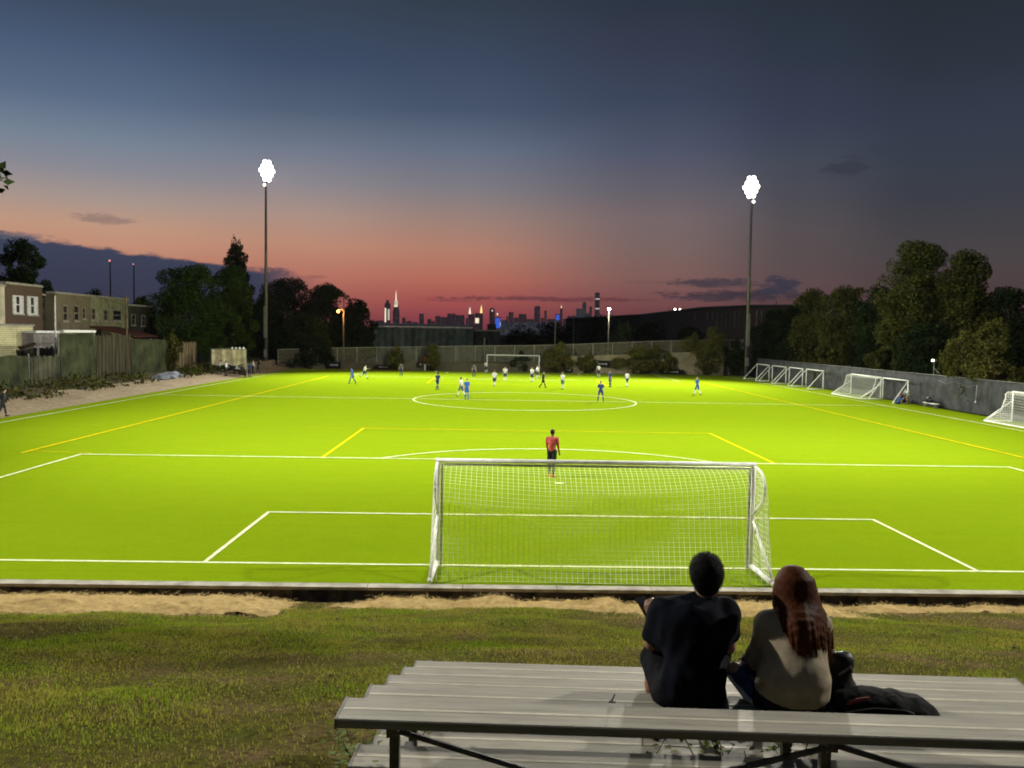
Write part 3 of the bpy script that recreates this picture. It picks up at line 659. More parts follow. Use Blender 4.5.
# small work lamp above the wall
p0 = atX(933.5, 375, 34.5); p1 = atX(933.5, 361, 34.5)
t = empty('work_light', (p0[0], p0[1], 2.5), 0, 'small white flood lamp on a short post above the dark grey fence', 'lamp')
MB().tube([(0, 0, -.3), (0, 0, p1[2]-2.5)], .035, 8).build('post', M_rail, t, True)
MB().box((0, 0, p1[2]-2.45), (.22, .5, .22)).build('lamp_head', M_rail, t, bevel=.02)
MB().box((-.115, 0, p1[2]-2.45), (.01, .42, .16)).build('lamp_glass', M_lampdim, t)
MB().tube([(0, 0, p1[2]-3.1), (0, -.9, p1[2]-3.5)], .02, 6).build('stay', M_rail, t)
# low bench by the wall
b0 = atX(931, 400.5, 33.5)
t = empty('bench', (33.5, b0[1], 0), 0, 'low white bench lying beside the dark grey fence', 'bench')
MB().box((0, 0, .36), (.34, 2.0, .06)).build('seat', M_goal, t, bevel=.01)
for q in (-.8, .8): MB().box((0, q, .165), (.26, .08, .33)).build('leg', M_rail, t)
t = MB(); t.ball((33.45, b0[1]+.3, .62), (.2, .42, .26), 10, 7); t.ball((33.45, b0[1]-.1, .55), (.17, .3, .17), 9, 6); tag(t.build('sports_bag', M_black, None, True), 'dark sports bag on the low white bench', 'bag')

# ================================================================== FAR END: fence, wall, warehouse, skyline
M_fence = alpha_mat('chain_link', (.32, .29, .18), .36)
def xw(px, Y): return float(atY(px, 340, Y)[0])
def zw(px, py, Y): return float(atY(px, py, Y)[2])
YF = 104.0
ft = empty('chain_link_fence', (0, YF, 0), 0, 'tall chain link fence with steel posts across the far end of the pitch', 'fence')
pts = [(278, 349.5), (330, 348), (400, 347), (470, 346), (530, 345.5), (570, 344.5), (620, 342.5), (660, 341), (720, 340), (744, 340)]
fx = [xw(px, YF) for px, py in pts]; fz = [zw(px, py, YF) for px, py in pts]
sh = MB()
for i in range(len(fx)-1): sh.add([(fx[i], 0, .0), (fx[i+1], 0, .0), (fx[i+1], 0, fz[i+1]), (fx[i], 0, fz[i])], [(0, 1, 2, 3)])
sh.build('mesh_panel', M_fence, ft)
MB().tube([(x, -.02, z) for x, z in zip(fx, fz)], .045, 6).build('top_rail', mat('pale_post', (.40, .38, .30), .5, var=.1), ft)
for x in np.arange(fx[0], fx[-1], 2.9): MB().tube([(x, -.05, -.3), (x, -.05, float(np.interp(x, fx, fz))+.05)], .045, 8).build('post', mat('pale_post', (.40, .38, .30), .5, var=.1), ft)
# concrete wall below the fence on the right, with darker weeds before it
cw = MB(); px_ = [556, 580, 640, 690, 724]; top = [358, 356, 354, 352, 351]
prof = [(xw(a, 103.2), zw(a, b, 103.2)) for a, b in zip(px_, top)]
cw.prism([(prof[0][0], -.4)]+[(prof[-1][0], -.4)]+prof[::-1], 103.0, 103.3, 'Y')
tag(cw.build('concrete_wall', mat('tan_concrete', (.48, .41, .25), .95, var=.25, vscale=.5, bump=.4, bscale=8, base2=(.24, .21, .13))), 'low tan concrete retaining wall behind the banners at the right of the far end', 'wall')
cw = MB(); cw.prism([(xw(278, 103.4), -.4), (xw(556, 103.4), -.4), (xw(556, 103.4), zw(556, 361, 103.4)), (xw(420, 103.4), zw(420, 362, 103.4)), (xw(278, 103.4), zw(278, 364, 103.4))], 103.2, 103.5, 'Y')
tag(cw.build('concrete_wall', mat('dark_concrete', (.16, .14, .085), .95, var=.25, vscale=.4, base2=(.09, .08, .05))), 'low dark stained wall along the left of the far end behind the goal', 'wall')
def banner(px0, px1, py0, py1, Y, label, logo=False):
    a = atY(px0, py0, Y); b = atY(px1, py1, Y); cx = (a[0]+b[0])/2; ww = abs(b[0]-a[0]); hh = a[2]-b[2]
    t = empty('banner', (cx, Y, b[2]), 0, label, 'banner', 'advertising banners along the far end')
    MB().box((0, 0, hh/2), (ww, .05, hh)).build('board', M_black, t)
    mk = MB(); n = 6; x = -ww*.3
    for i in range(n):
        l = ww*(.05+.05*((i*5) % 3)/2); hgt = hh*(.2+.1*((i*3) % 2)); mk.add([(x, -.03, hh*.5-hgt/2), (x+l, -.03, hh*.5-hgt/2), (x+l+.03, -.03, hh*.5+hgt/2), (x+.03, -.03, hh*.5+hgt/2)], [(0, 1, 2, 3)]); x += l+ww*.022
    mk.build('faded_lettering', mat('faded_white_print', (.42, .42, .42), .8, var=.3, vscale=3), t)
    if logo:
        d = MB(); d.tube([(-ww*.34, -.03, hh*.52), (-ww*.34, -.06, hh*.52)], hh*.36, 14); d.build('round_emblem', M_goal, t)
banner(632, 649, 369, 374, 102.4, 'shorter black banner, left of the two standing before the tan wall')
banner(659, 684, 369.5, 374.5, 102.2, 'longer black banner with pale print, right of the two before the tan wall')
banner(594, 611, 360.5, 367.5, 102.9, 'black sign with a white round emblem on the tan wall by the white lamp', True)
banner(562, 573, 368, 372.5, 102.6, 'small black banner beside the right post of the far goal')
banner(327, 341, 361.5, 368.5, 102.6, 'black banner farthest left at the foot of the far fence')
banner(375, 391, 365, 369, 102.6, 'low black banner between the left fence corner and the red pennant board')
# red and white pennant board
a = atY(425, 369, 102.0)
t = empty('pennant_board', (a[0], 102, a[2]), 0, 'small red pennant above a white board on a stand at the far touchline', 'sign')
MB().prism([(-.75, .9), (.75, .9), (.25, 1.55), (-.05, 1.75), (-.4, 1.4)], -.04, .04, 'Y').build('pennant', mat('red_cloth', (.42, .03, .03), .8, var=.2), t)
MB().box((0, -.02, .68), (1.5, .06, .22)).build('board', M_goal, t); MB().box((0, .03, .15), (.16, .05, .9)).build('stand', M_goal, t)
# corrugated warehouse
YB = 128.0; x0, x1 = xw(366, YB), xw(474, YB); zt = zw(420, 327, YB)
wh = empty('warehouse', (0, YB, -.4), 0, 'long dark corrugated warehouse with a pale roof edge beyond the far fence', 'warehouse')
ww = MB(); xs = np.arange(x0, x1, .3); prof = [(x, (.06 if (i//2) % 2 else -.06)) for i, x in enumerate(xs)]
ww.prism(prof+[(x1, 14), (x0, 14)], 0, zt+.2, 'Z'); ww.build('wall', mat('dark_green_cladding', (.07, .095, .085), .6, var=.25, vscale=.5), wh)
MB().box(((x0+x1)/2+1.0, -.25, zt+.42), (x1-x0-2.5, .7, .22)).build('roof_edge', mat('pale_roof_sheet', (.55, .55, .5), .5, var=.2, vscale=2), wh)
MB().prism([(-.6, zt+.55), (14.4, zt+.55), (7, zt+1.0)], x0, x1, 'X').build('roof', M_steel, wh)
t = empty('shed', (0, YB+1, -.4), 0, 'flat roofed dark shed at the right end of the corrugated warehouse', 'shed')
x0, x1 = xw(474.5, YB+1), xw(500, YB+1); zt2 = zw(487, 329, YB+1)
MB().box2((x0, 0, 0), (x1, 9, zt2)).build('wall', mat('dark_shed_wall', (.03, .032, .034), .9, var=.3, vscale=1), t); MB().box2((x0-.2, -.2, zt2), (x1+.2, 9.2, zt2+.25)).build('roof', M_steel, t)
MB().box2((x0+2.2, 1, zt2+.25), (x0+3.8, 3, zt2+1.3)).build('roof_unit', M_black, t)
MB().box2((x0+.2, -.04, .3), (x1-.3, 0, zt2*.45)).build('door', M_black, t)
# long industrial hall rising to the right
M_hall = brick_mat('dark_brick_hall', (.13, .075, .055), (.10, .06, .046), (.10, .09, .075), .7)
hall = empty('industrial_hall', (0, 0, 0), 0, 'long dark brick industrial hall with tall windows beyond the right of the far fence', 'building')
pp = [(566, 319.5, 250), (640, 315.5, 232), (702, 308.5, 190), (752, 306.5, 168), (812, 306.5, 150)]
W_ = [atY(a, b, Y) for a, b, Y in pp]; hb = MB(); cb_ = MB()
base = [(p[0], p[1]) for p in W_]+[(p[0]+6, p[1]+30) for p in W_[::-1]]; n = len(W_)
V = [(x, y, -.4) for x, y in base]+[(W_[i][0], W_[i][1], W_[i][2]) for i in range(n)]+[(W_[i][0]+6, W_[i][1]+30, W_[i][2]) for i in range(n)][::-1]
m_ = 2*n; F = [(i, (i+1) % m_, m_+(i+1) % m_, m_+i) for i in range(m_)]
F += [(m_+i, m_+i+1, m_+m_-2-i, m_+m_-1-i) for i in range(n-1)]
hb.add(V, F); hb.build('wall', M_hall, hall)
for i in range(n-1): cb_.tube([W_[i]+np.array([0, -.3, .1]), W_[i+1]+np.array([0, -.3, .1])], .35, 6)
cb_.build('parapet', M_steel, hall)
M_hwin = mat('grimy_tall_window', (.34, .27, .24), .5, var=.3, vscale=.5)
for px in (604, 612, 620, 628, 646, 654, 662, 670, 690, 696, 708, 713, 718, 722.5, 726.8, 731, 735.5, 739.8, 757, 762):
    k = np.interp(px, [566, 640, 702, 752, 812], [250, 232, 190, 168, 150]); tp_ = np.interp(px, [566, 640, 702, 752, 812], [319.5, 315.5, 308.5, 306.5, 306.5])+4; a = atY(px-1.2, tp_, k); b = atY(px+1.2, tp_+(17 if px > 715 else 7), k); d = 1.2
    f_ = MB().box(((a[0]+b[0])/2, k-.25, (a[2]+b[2])/2), (b[0]-a[0], .3, a[2]-b[2])).build('window', M_hwin, hall)
for px in (585, 612, 628, 652, 668, 684, 697, 716, 733, 760, 775):
    k = np.interp(px, [566, 640, 702, 752, 812], [250, 232, 190, 168, 150])+4; zt = np.interp(px, [566, 640, 702, 752, 812], [W_[i][2] for i in range(5)])
    x = xw(px, k); MB().tube([(x, k, zt-.2), (x, k, zt+1.0+.5*math.sin(px))], .09, 5).build('roof_vent', M_steel, hall)
x = xw(676, 214); z = zw(676, 310.5, 214)
f_ = MB().box((x, 214, z), (2.2, 1.4, 1.0)).build('roof_lamp_housing', M_black, hall)
for q in (-.7, .7): MB().ball((x+q, 213.2, z+.3), .22, 8, 6).build('lamp', M_bulb_w, f_)

# skyline of the city, kilometres away
def tower_mat(name, base, glow, k):  # dim emission in window cells stands in for haze glow on the towers
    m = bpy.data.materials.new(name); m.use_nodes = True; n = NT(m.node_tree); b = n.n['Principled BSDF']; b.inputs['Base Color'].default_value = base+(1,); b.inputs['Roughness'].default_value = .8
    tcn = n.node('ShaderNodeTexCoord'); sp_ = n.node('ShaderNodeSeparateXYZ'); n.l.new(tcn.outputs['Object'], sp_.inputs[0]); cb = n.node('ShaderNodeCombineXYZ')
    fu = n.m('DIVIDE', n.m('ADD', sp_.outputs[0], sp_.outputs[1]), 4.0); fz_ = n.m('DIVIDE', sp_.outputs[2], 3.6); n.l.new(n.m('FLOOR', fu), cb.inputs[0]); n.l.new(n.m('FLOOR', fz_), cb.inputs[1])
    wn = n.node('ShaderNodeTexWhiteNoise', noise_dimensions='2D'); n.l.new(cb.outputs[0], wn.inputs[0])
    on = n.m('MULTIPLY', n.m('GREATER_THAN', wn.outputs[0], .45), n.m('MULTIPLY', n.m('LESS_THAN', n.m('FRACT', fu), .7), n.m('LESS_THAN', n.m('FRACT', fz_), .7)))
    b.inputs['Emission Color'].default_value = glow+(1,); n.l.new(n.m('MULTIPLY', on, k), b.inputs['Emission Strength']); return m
M_tower = tower_mat('tower_haze_glow', (.14, .11, .15), (1, .66, .72), .075); M_tower2 = tower_mat('tower_grey_haze_glow', (.22, .23, .30), (.8, .85, 1), .10)
M_lit = mat('lit_crown', (1, .95, .8), .5, var=0, emit=(1.0, .86, .62), estr=1.1)
M_litw = mat('lit_floor', (1, 1, .9), .5, var=0, emit=(.95, .9, .72), estr=.55)
M_lity = mat('lit_gold_spire', (1, .8, .4), .5, var=0, emit=(1.0, .74, .28), estr=1.3)
M_blue = mat('blue_lit_facade', (.1, .2, 1), .5, var=0, emit=(.06, .16, .85), estr=.7)
M_winlit = mat('lit_window', (1, .85, .6), .5, var=0, emit=(1, .80, .5), estr=.45)
YS = 6000.0; GRP = 'towers of the city skyline'
def tower(px0, px1, py, label='plain dark distant high-rise in the city skyline', steps=(), m=None, win=0, yo=0):
    Y = YS+yo; xa, xb = xw(px0, Y), xw(px1, Y); zt = zw((px0+px1)/2, py, Y); cx = (xa+xb)/2; wd = xb-xa
    t = empty('skyscraper', (cx, Y, -.45), 0, label, 'skyscraper', GRP)
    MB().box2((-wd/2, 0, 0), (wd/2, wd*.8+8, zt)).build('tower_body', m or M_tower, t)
    for fx0, fx1, y0, y1, mm, nm in steps:
        za, zb = zw(px0, y0, Y), zw(px0, y1, Y); xa_ = (xw(fx0, Y)-cx); xb_ = (xw(fx1, Y)-cx)
        if nm == 'spire': MB().tube([((xa_+xb_)/2, wd*.4, zb), ((xa_+xb_)/2, wd*.4, (za+zb)/2), ((xa_+xb_)/2, wd*.4, za)], [(xb_-xa_)/2, (xb_-xa_)/3, .6], 8).build('spire', mm, t)
        elif nm in ('upper_block',): MB().box2((xa_, 1, zb), (xb_, wd*.8, za)).build(nm, mm, t)
        else: MB().box2((xa_, -2.5, zb), (xb_, -.2, za)).build(nm, mm, t)
    rr = random.Random(int(px0*13)); wl_ = MB()
    for _ in range(win):
        x = rr.uniform(-wd*.42, wd*.42); z = rr.uniform(zt*.1, zt*.95); wl_.box((x, -.6, z), (1.7, .8, 2.2))
    if win: wl_.build('lit_windows', M_winlit, t)
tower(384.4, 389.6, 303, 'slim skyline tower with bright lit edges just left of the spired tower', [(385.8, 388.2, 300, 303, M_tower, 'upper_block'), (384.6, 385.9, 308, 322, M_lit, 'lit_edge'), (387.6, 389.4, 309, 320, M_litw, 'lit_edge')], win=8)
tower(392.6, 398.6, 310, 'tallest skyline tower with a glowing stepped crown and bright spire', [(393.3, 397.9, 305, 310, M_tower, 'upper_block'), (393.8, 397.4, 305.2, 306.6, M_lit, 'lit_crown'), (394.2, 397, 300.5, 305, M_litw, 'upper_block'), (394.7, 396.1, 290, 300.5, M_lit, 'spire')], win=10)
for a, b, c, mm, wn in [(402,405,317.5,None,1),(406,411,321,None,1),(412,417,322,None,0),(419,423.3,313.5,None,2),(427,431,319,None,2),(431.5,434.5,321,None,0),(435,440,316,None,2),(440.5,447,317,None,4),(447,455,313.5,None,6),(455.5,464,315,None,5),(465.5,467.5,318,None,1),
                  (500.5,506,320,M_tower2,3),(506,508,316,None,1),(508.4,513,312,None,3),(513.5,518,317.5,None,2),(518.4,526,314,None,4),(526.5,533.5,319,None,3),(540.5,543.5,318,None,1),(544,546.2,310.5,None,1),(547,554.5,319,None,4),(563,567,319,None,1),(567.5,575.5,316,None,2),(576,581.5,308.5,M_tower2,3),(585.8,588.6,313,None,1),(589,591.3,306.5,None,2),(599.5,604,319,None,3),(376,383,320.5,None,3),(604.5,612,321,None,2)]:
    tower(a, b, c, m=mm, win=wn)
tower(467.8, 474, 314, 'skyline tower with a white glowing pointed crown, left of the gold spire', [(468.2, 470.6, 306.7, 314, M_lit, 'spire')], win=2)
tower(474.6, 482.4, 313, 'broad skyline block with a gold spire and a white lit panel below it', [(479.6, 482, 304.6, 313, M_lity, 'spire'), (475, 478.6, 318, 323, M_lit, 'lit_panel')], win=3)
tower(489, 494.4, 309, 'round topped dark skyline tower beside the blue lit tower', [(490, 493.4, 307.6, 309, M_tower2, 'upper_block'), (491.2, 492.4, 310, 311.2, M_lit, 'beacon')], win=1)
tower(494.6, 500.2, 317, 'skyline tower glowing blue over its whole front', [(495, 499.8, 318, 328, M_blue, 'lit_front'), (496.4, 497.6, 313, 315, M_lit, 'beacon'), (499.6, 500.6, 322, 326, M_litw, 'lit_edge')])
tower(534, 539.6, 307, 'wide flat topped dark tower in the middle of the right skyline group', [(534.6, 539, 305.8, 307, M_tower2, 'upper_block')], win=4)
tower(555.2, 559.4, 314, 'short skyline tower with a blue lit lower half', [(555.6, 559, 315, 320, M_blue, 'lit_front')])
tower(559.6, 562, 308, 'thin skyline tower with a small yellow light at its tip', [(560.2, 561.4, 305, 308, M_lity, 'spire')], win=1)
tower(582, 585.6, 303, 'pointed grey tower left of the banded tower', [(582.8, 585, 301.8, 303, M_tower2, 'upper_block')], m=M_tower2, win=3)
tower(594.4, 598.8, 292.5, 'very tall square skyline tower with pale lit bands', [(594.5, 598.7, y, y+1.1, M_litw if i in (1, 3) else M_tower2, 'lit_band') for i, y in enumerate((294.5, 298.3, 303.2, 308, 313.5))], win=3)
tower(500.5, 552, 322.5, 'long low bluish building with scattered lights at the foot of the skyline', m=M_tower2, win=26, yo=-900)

# lamp posts, poles and masts beyond the far fence
def lamp_post(px, pyb, pyt, Y, label, mb_, wood=False, arm=0.0, en=0, colr=(1, .8, .5)):
    b = atY(px, pyb, Y); zt = zw(px, pyt, Y)
    t = empty('lamp_post', (b[0], Y, -.4), 0, label, 'lamp post')
    MB().tube([(0, 0, 0), (0, 0, zt+.4)], [.14 if wood else .10, .10 if wood else .06], 8).build('pole', M_wood if wood else M_rail, t, True)
    lz = zt+.3
    if arm: lz = zw(px, 312, Y)+.4; MB().tube([(0, 0, lz+.15), (arm*.5, -.1, lz+.42), (arm, -.2, lz+.3)], .05, 6).build('arm', M_rail, t)
    MB().ball((arm, -.2 if arm else 0, lz+.28 if not arm else lz+.26), (.2, .2, .1), 10, 6).build('lamp_head', M_lampoff, t, True)
    MB().ball((arm, -.24 if arm else -.1, lz+.08 if arm else lz+.12), (.22, .2, .18), 10, 7).build('bulb', mb_, t, True)
    if en:
        ld = bpy.data.lights.new('lamp_light', 'POINT'); ld.energy = en; ld.color = colr; ld.shadow_soft_size = .3
        lo = bpy.data.objects.new('lamp_light', ld); link(lo, t); lo.location = (arm, -.7, lz-.1)
lamp_post(343.5, 357, 297, 106, 'wooden lamp post with a glowing orange lamp beside the dark trees', M_bulb_o, True, -.75, 900, (1, .5, .12))
lamp_post(607.5, 372, 309, 108, 'slim steel lamp post with a white lamp behind the far goal', M_bulb_w, False, 0, 700, (1, .9, .7))
for px, pt, Y, lab in [(555, 318, 118, 'thin unlit pole right of the far goal'), (573.5, 314, 150, 'thin unlit pole left of the white lamp post'), (484.5, 338, 103.7, 'short stub pole beside the left post of the far goal')]:
    x = xw(px, Y); o = MB().tube([(x, Y, -.4), (x, Y, zw(px, pt, Y))], .09, 6).build('pole', M_rail); tag(o, lab, 'pole'); o.name = 'steel_pole'
for px, pt, lab in [(111, 260.5, 'left and brighter of two radio masts with a red beacon'), (134.5, 264, 'right and fainter of two radio masts with a red beacon')]:
    Y = 420; x = xw(px, Y); zt = zw(px, pt, Y); t = empty('radio_mast', (x, Y, -.45), 0, lab, 'mast')
    MB().tube([(0, 0, 0), (0, 0, zt)], [.5, .25], 6).build('mast', M_steel, t)
    MB().ball((0, -.6, zt+.3), .5 if px < 120 else .33, 8, 6).build('beacon', M_red_l, t)

# ================================================================== LEFT SIDE: houses and fences
M_brickred = brick_mat('dark_red_brick', (.10, .052, .026), (.08, .042, .021), (.09, .07, .045))
M_brickolive = brick_mat('tan_brick', (.20, .165, .085), (.17, .14, .075), (.15, .13, .08))
M_brickyel = brick_mat('yellow_block_wall', (.50, .47, .25), (.46, .43, .22), (.28, .26, .16), .45)
M_stucco = mat('grey_green_stucco', (.25, .245, .14), .95, var=.2, vscale=.7)
M_stuccod = mat('dark_stucco', (.055, .05, .04), .95, var=.25, vscale=.7)
M_cream = mat('cream_stucco', (.52, .48, .33), .95, var=.15, vscale=.8)
def house(y0, y1, zt, m, label, wins, X=-50.0, depth=11, cornice=True, curtain=False):
    t = empty('row_house', (X, (y0+y1)/2, -.45), 0, label, 'house', 'row houses on the left'); hw = (y1-y0)/2; zt += .45
    MB().box2((-depth, -hw+.01, 0), (0, hw-.01, zt)).build('wall', m, t)
    MB().box2((-depth, -hw+.01, zt), (.12, hw-.01, zt+.22)).build('cornice', M_stuccod if not cornice else mat('pale_cornice', (.36, .33, .26), .9, var=.2), t)
    for ya, yb, za, zb in wins:
        ya -= (y0+y1)/2; yb -= (y0+y1)/2; za += .45; zb += .45
        f_ = MB(); b = .13
        f_.box2((.0, ya, za), (.09, ya+b, zb)).box2((.0, yb-b, za), (.09, yb, zb)).box2((.0, ya+b, zb-b), (.09, yb-b, zb)).box2((.0, ya+b, za), (.09, yb-b, za+b))
        f_.box2((.0, ya+b, (za+zb)/2-.05), (.07, yb-b, (za+zb)/2+.05))
        fo = f_.build('window', M_whitepaint if curtain else mat('dull_window_frame', (.26, .235, .16), .8, var=.15), t)
        MB().box2((.004, ya+b, za+b), (.03, yb-b, zb-b)).build('pane', M_glassdark, fo)
        if curtain:
            for c0, c1 in ((ya+b, ya+(yb-ya)*.36), (yb-(yb-ya)*.36, yb-b)): MB().box2((.032, c0, za+b), (.045, c1, zb-b)).build('curtain', M_whitepaint, fo)
        MB().box2((.0, ya-.08, za-.14), (.16, yb+.08, za)).build('sill', M_conc, fo)
    return t
def wins_px(lst, X=-50.0):
    out = []
    for a, b, c, d in lst: p = atX(a, c, X); q = atX(b, d, X); out.append((p[1], q[1], q[2], p[2]))
    return out
house(52, 62.5, 9.2, M_cream, 'cream row house cut by the left edge of the view', [])
house(62.5, 69.2, 9.5, M_brickred, 'dark red brick row house with two white curtained windows', wins_px([(12, 23, 295, 314), (26.5, 37.5, 296, 315)]), curtain=True)
house(69.2, 71.6, 8.7, M_stuccod, 'narrow dark house front recessed beside the red brick house', wins_px([(46, 50, 306, 318)]), X=-51)
house(71.6, 79.6, 9.0, M_brickolive, 'tan brick row house with narrow pale framed windows behind the utility pole', wins_px([(62, 67, 305, 321), (73, 78.5, 305, 321), (81.5, 85, 307, 319)]))
house(79.6, 89.6, 9.0, M_stucco, 'grey green stuccoed row house with one wide dark window', wins_px([(91, 95, 308, 320), (103, 107, 309, 321), (112, 121, 309.5, 321)]))
house(89.6, 98.5, 8.3, M_stuccod, 'dark grey end row house beside the big tree', wins_px([(131, 135, 314, 325), (141, 145, 315, 326)]))
# yellow block wall and low walls in front of the houses
def side_wall(name, px0, px1, py0, py1, X, m, label, cat, thick=.3, zb=None):
    a = atX(px0, py0, X); b = atX(px1, py0 if not isinstance(py1, tuple) else py1[0], X); c = atX(px0, py1 if not isinstance(py1, tuple) else py1[1], X)
    z0 = c[2] if zb is None else zb; t = empty(name, (X, (a[1]+b[1])/2, z0), 0, label, cat)
    hw = abs(b[1]-a[1])/2; return t, hw, a[2]-z0
t, hw, hh = side_wall('block_wall', -40, 33, 325, 360, -43.0, M_brickyel, 'pale yellow block wall of a garage below the brick house', 'wall', zb=.0)
MB().box2((-5, -hw, 0), (0, hw, hh)).build('wall', M_brickyel, t); MB().box2((-5.1, -hw-.1, hh), (.1, hw+.1, hh+.15)).build('coping', mat('grey_coping', (.25, .24, .2), .9, var=.2), t)
t, hw, hh = side_wall('garage_wall', 33.5, 57, 333, 357, -42.0, M_stucco, 'grey weathered garage wall between the yellow wall and the green fence', 'wall', zb=.0)
MB().box2((-5, -hw, 0), (0, hw, hh)).build('wall', mat('mauve_grey_wall', (.20, .18, .17), .95, var=.25, vscale=.8), t)
MB().box2((-5.05, -hw-.1, hh), (.25, hw+.1, hh+.2)).build('roof_edge', M_whitepaint, t)
MB().box2((0, hw*.45, .1), (.06, hw*.9, hh*.8)).build('door', mat('pale_door', (.36, .36, .32), .8, var=.2), t)
M_green = mat('dark_green_screen', (.036, .042, .018), .95, var=.3, vscale=.8, bump=.3, bscale=3)
M_brownf = mat('brown_board_fence', (.05, .043, .025), .95, var=.3, vscale=.9, stretch=(1, 5, .4))
M_woodf = mat('tan_board_fence', (.17, .13, .075), .95, var=.3, vscale=.9, stretch=(1, 5, .4))
def panel(px0, px1, py0, X, m, label, nb=0):
    t, hw, hh = side_wall('screen_fence', px0, px1, py0, 380, X, m, label, 'fence', zb=.55)
    b = MB()
    if nb:
        n = max(3, int(2*hw/.34))
        for i in range(n): y = -hw+(i+.5)*2*hw/n; b.box2((-.05, y-hw/n+.008, 0), (.0+.03*(i % 2), y+hw/n-.008, hh+.1*math.sin(i*2.7)))
        b.build('boards', m, t)
    else:
        ys = np.linspace(-hw, hw, 26); zs = np.linspace(0, hh, 9); V = [(.018*math.sin(y*2.3+z)+.012*math.sin(z*3+y), y, z+(.06*math.sin(y*1.4) if z == zs[-1] else 0)) for y in ys for z in zs]; nz_ = len(zs); n0 = len(V)
        F = [(i*nz_+j, (i+1)*nz_+j, (i+1)*nz_+j+1, i*nz_+j+1) for i in range(len(ys)-1) for j in range(nz_-1)]
        b.add(V, F); b.add([(x-.06, y, z) for x, y, z in V], [f[::-1] for f in F]); b.build('screen', m, t, True)
    for y in np.linspace(-hw, hw, max(2, int(hw*2/3.5)+1)): MB().tube([(-.12, y, -.4), (-.12, y, hh+.12)], .05, 7).build('post', M_rail, t)
    return t, hw, hh
t, hw, hh = panel(60, 95, 334, -38.0, M_green, 'tall dark green screened fence with a white strip along its top')
MB().box2((-.2, -hw*.9, hh+.12), (.15, hw*.95, hh+.34)).build('top_strip', M_whitepaint, t)
panel(96, 130, 335.5, -38.1, M_brownf, 'dark brown board fence between the two green screened fences', 1)
panel(131, 170, 340, -38.0, M_green, 'lower dark green screened fence right of the utility pole')
panel(171, 196, 343, -38.2, M_woodf, 'tan board fence beside the big tree', 1)
panel(-30, 30, 358, -38.2, M_green, 'low dark green fence below the yellow block wall')
panel(30.5, 59, 357, -38.1, mat('dark_slat_fence', (.055, .055, .035), .95, var=.3, vscale=.8), 'low dark slatted fence below the grey garage wall', 1)
x = -44.0; a = atX(141, 330, x)
t = empty('lean_to_shed', (x, a[1], 0), 0, 'low shed with a dull red roof behind the green fence', 'shed'); MB().box2((-4, -3, 0), (0, 3, 4.4)).build('wall', M_stuccod, t); MB().prism([(-4.4, 5.4), (.6, 4.4), (.6, 4.55), (-4.4, 5.6)], -3.3, 3.3, 'Y').build('roof', mat('dull_red_roof', (.10, .036, .024), .9, var=.25), t)
def upole(px, pb, pt, X, label, arms=(), m=M_wood, r=.13):
    a = atX(px, pb, X); zt = atX(px, pt, X)[2]; t = empty('utility_pole', (X, a[1], 0), 0, label, 'utility pole')
    MB().tube([(0, 0, 0), (0, 0, zt)], [r, r*.7], 8).build('pole', m, t)
    for dz, l in arms: MB().box((0, 0, zt-dz), (.1, l, .1)).build('crossarm', m, t)
    return t, a[1], zt
upole(55.5, 345, 296, -40.5, 'pale slender utility pole in front of the tan brick house', (), M_whitepaint, .09)
t2, yu, zu = upole(126.5, 340, 296, -39.5, 'wooden utility pole with a crossarm by the green stuccoed house', ((.4, 1.2), (4.2, 2.4)))
wr = MB()
for k in range(3): wr.tube([(-40.3, 60+k*.3, 9.2-k*.4), (-40.0, 66, 8.5-k*.4), (-39.6, yu, zu-.4-k*.35)], .018, 4)
tag(wr.build('overhead_wires', M_black), 'overhead wires sagging between the two utility poles', 'wires')
# tarp covered team shelter
a = atZ(236, 381, .1)
sx, sy = -33.6, 78.6
t = empty('team_shelter', (sx, sy, .05), R(22), 'open team shelter with a pale cloth hung along its roof, on the left touchline', 'shelter')
cl = MB(); xs = np.linspace(-1.9, 1.9, 30); zs = np.linspace(1.42, 3.05, 8); V = [(x, -.05+.05*math.sin(x*5+z)+.03*math.sin(x*11), z-(.22*abs(math.sin(x*1.7+.6)) if z < 1.5 else 0)) for x in xs for z in zs]; n_ = len(zs)
F = [(i*n_+j, (i+1)*n_+j, (i+1)*n_+j+1, i*n_+j+1) for i in range(len(xs)-1) for j in range(n_-1)]; cl.add(V, F); cl.add([(x, y+.03, z) for x, y, z in V], [f[::-1] for f in F])
cl.build('cloth', mat('pale_tarp', (.62, .55, .36), .9, var=.35, vscale=1.4, base2=(.30, .26, .17)), t, True)
MB().box2((-2.0, -.02, 3.06), (2.0, 2.2, 3.14)).build('roof', M_steel, t)
for q in (-1.95, 1.95):
    for y in (.05, 2.1): MB().tube([(q, y, 0), (q, y, 3.06)], .045, 8).build('post', M_rail, t)
MB().box2((-1.8, 1.3, .0), (1.8, 1.75, .45)).build('bench', M_wood, t)
for i in range(4): MB().ball((.35+i*.42, 0, 3.22), (.13, .13, .14), 8, 6).build('roof_ball', M_goal, t, True)
# pale low wall right of the shelter
t = MB(); a = atX(262, 374, -33.6); tag(t.box2((-34.4, 84, -.3), (-34.0, 100.5, 1.25)).build('low_wall', mat('low_tan_wall', (.20, .175, .12), .95, var=.25, vscale=.8)), 'low tan wall at the foot of the left floodlight mast', 'wall')
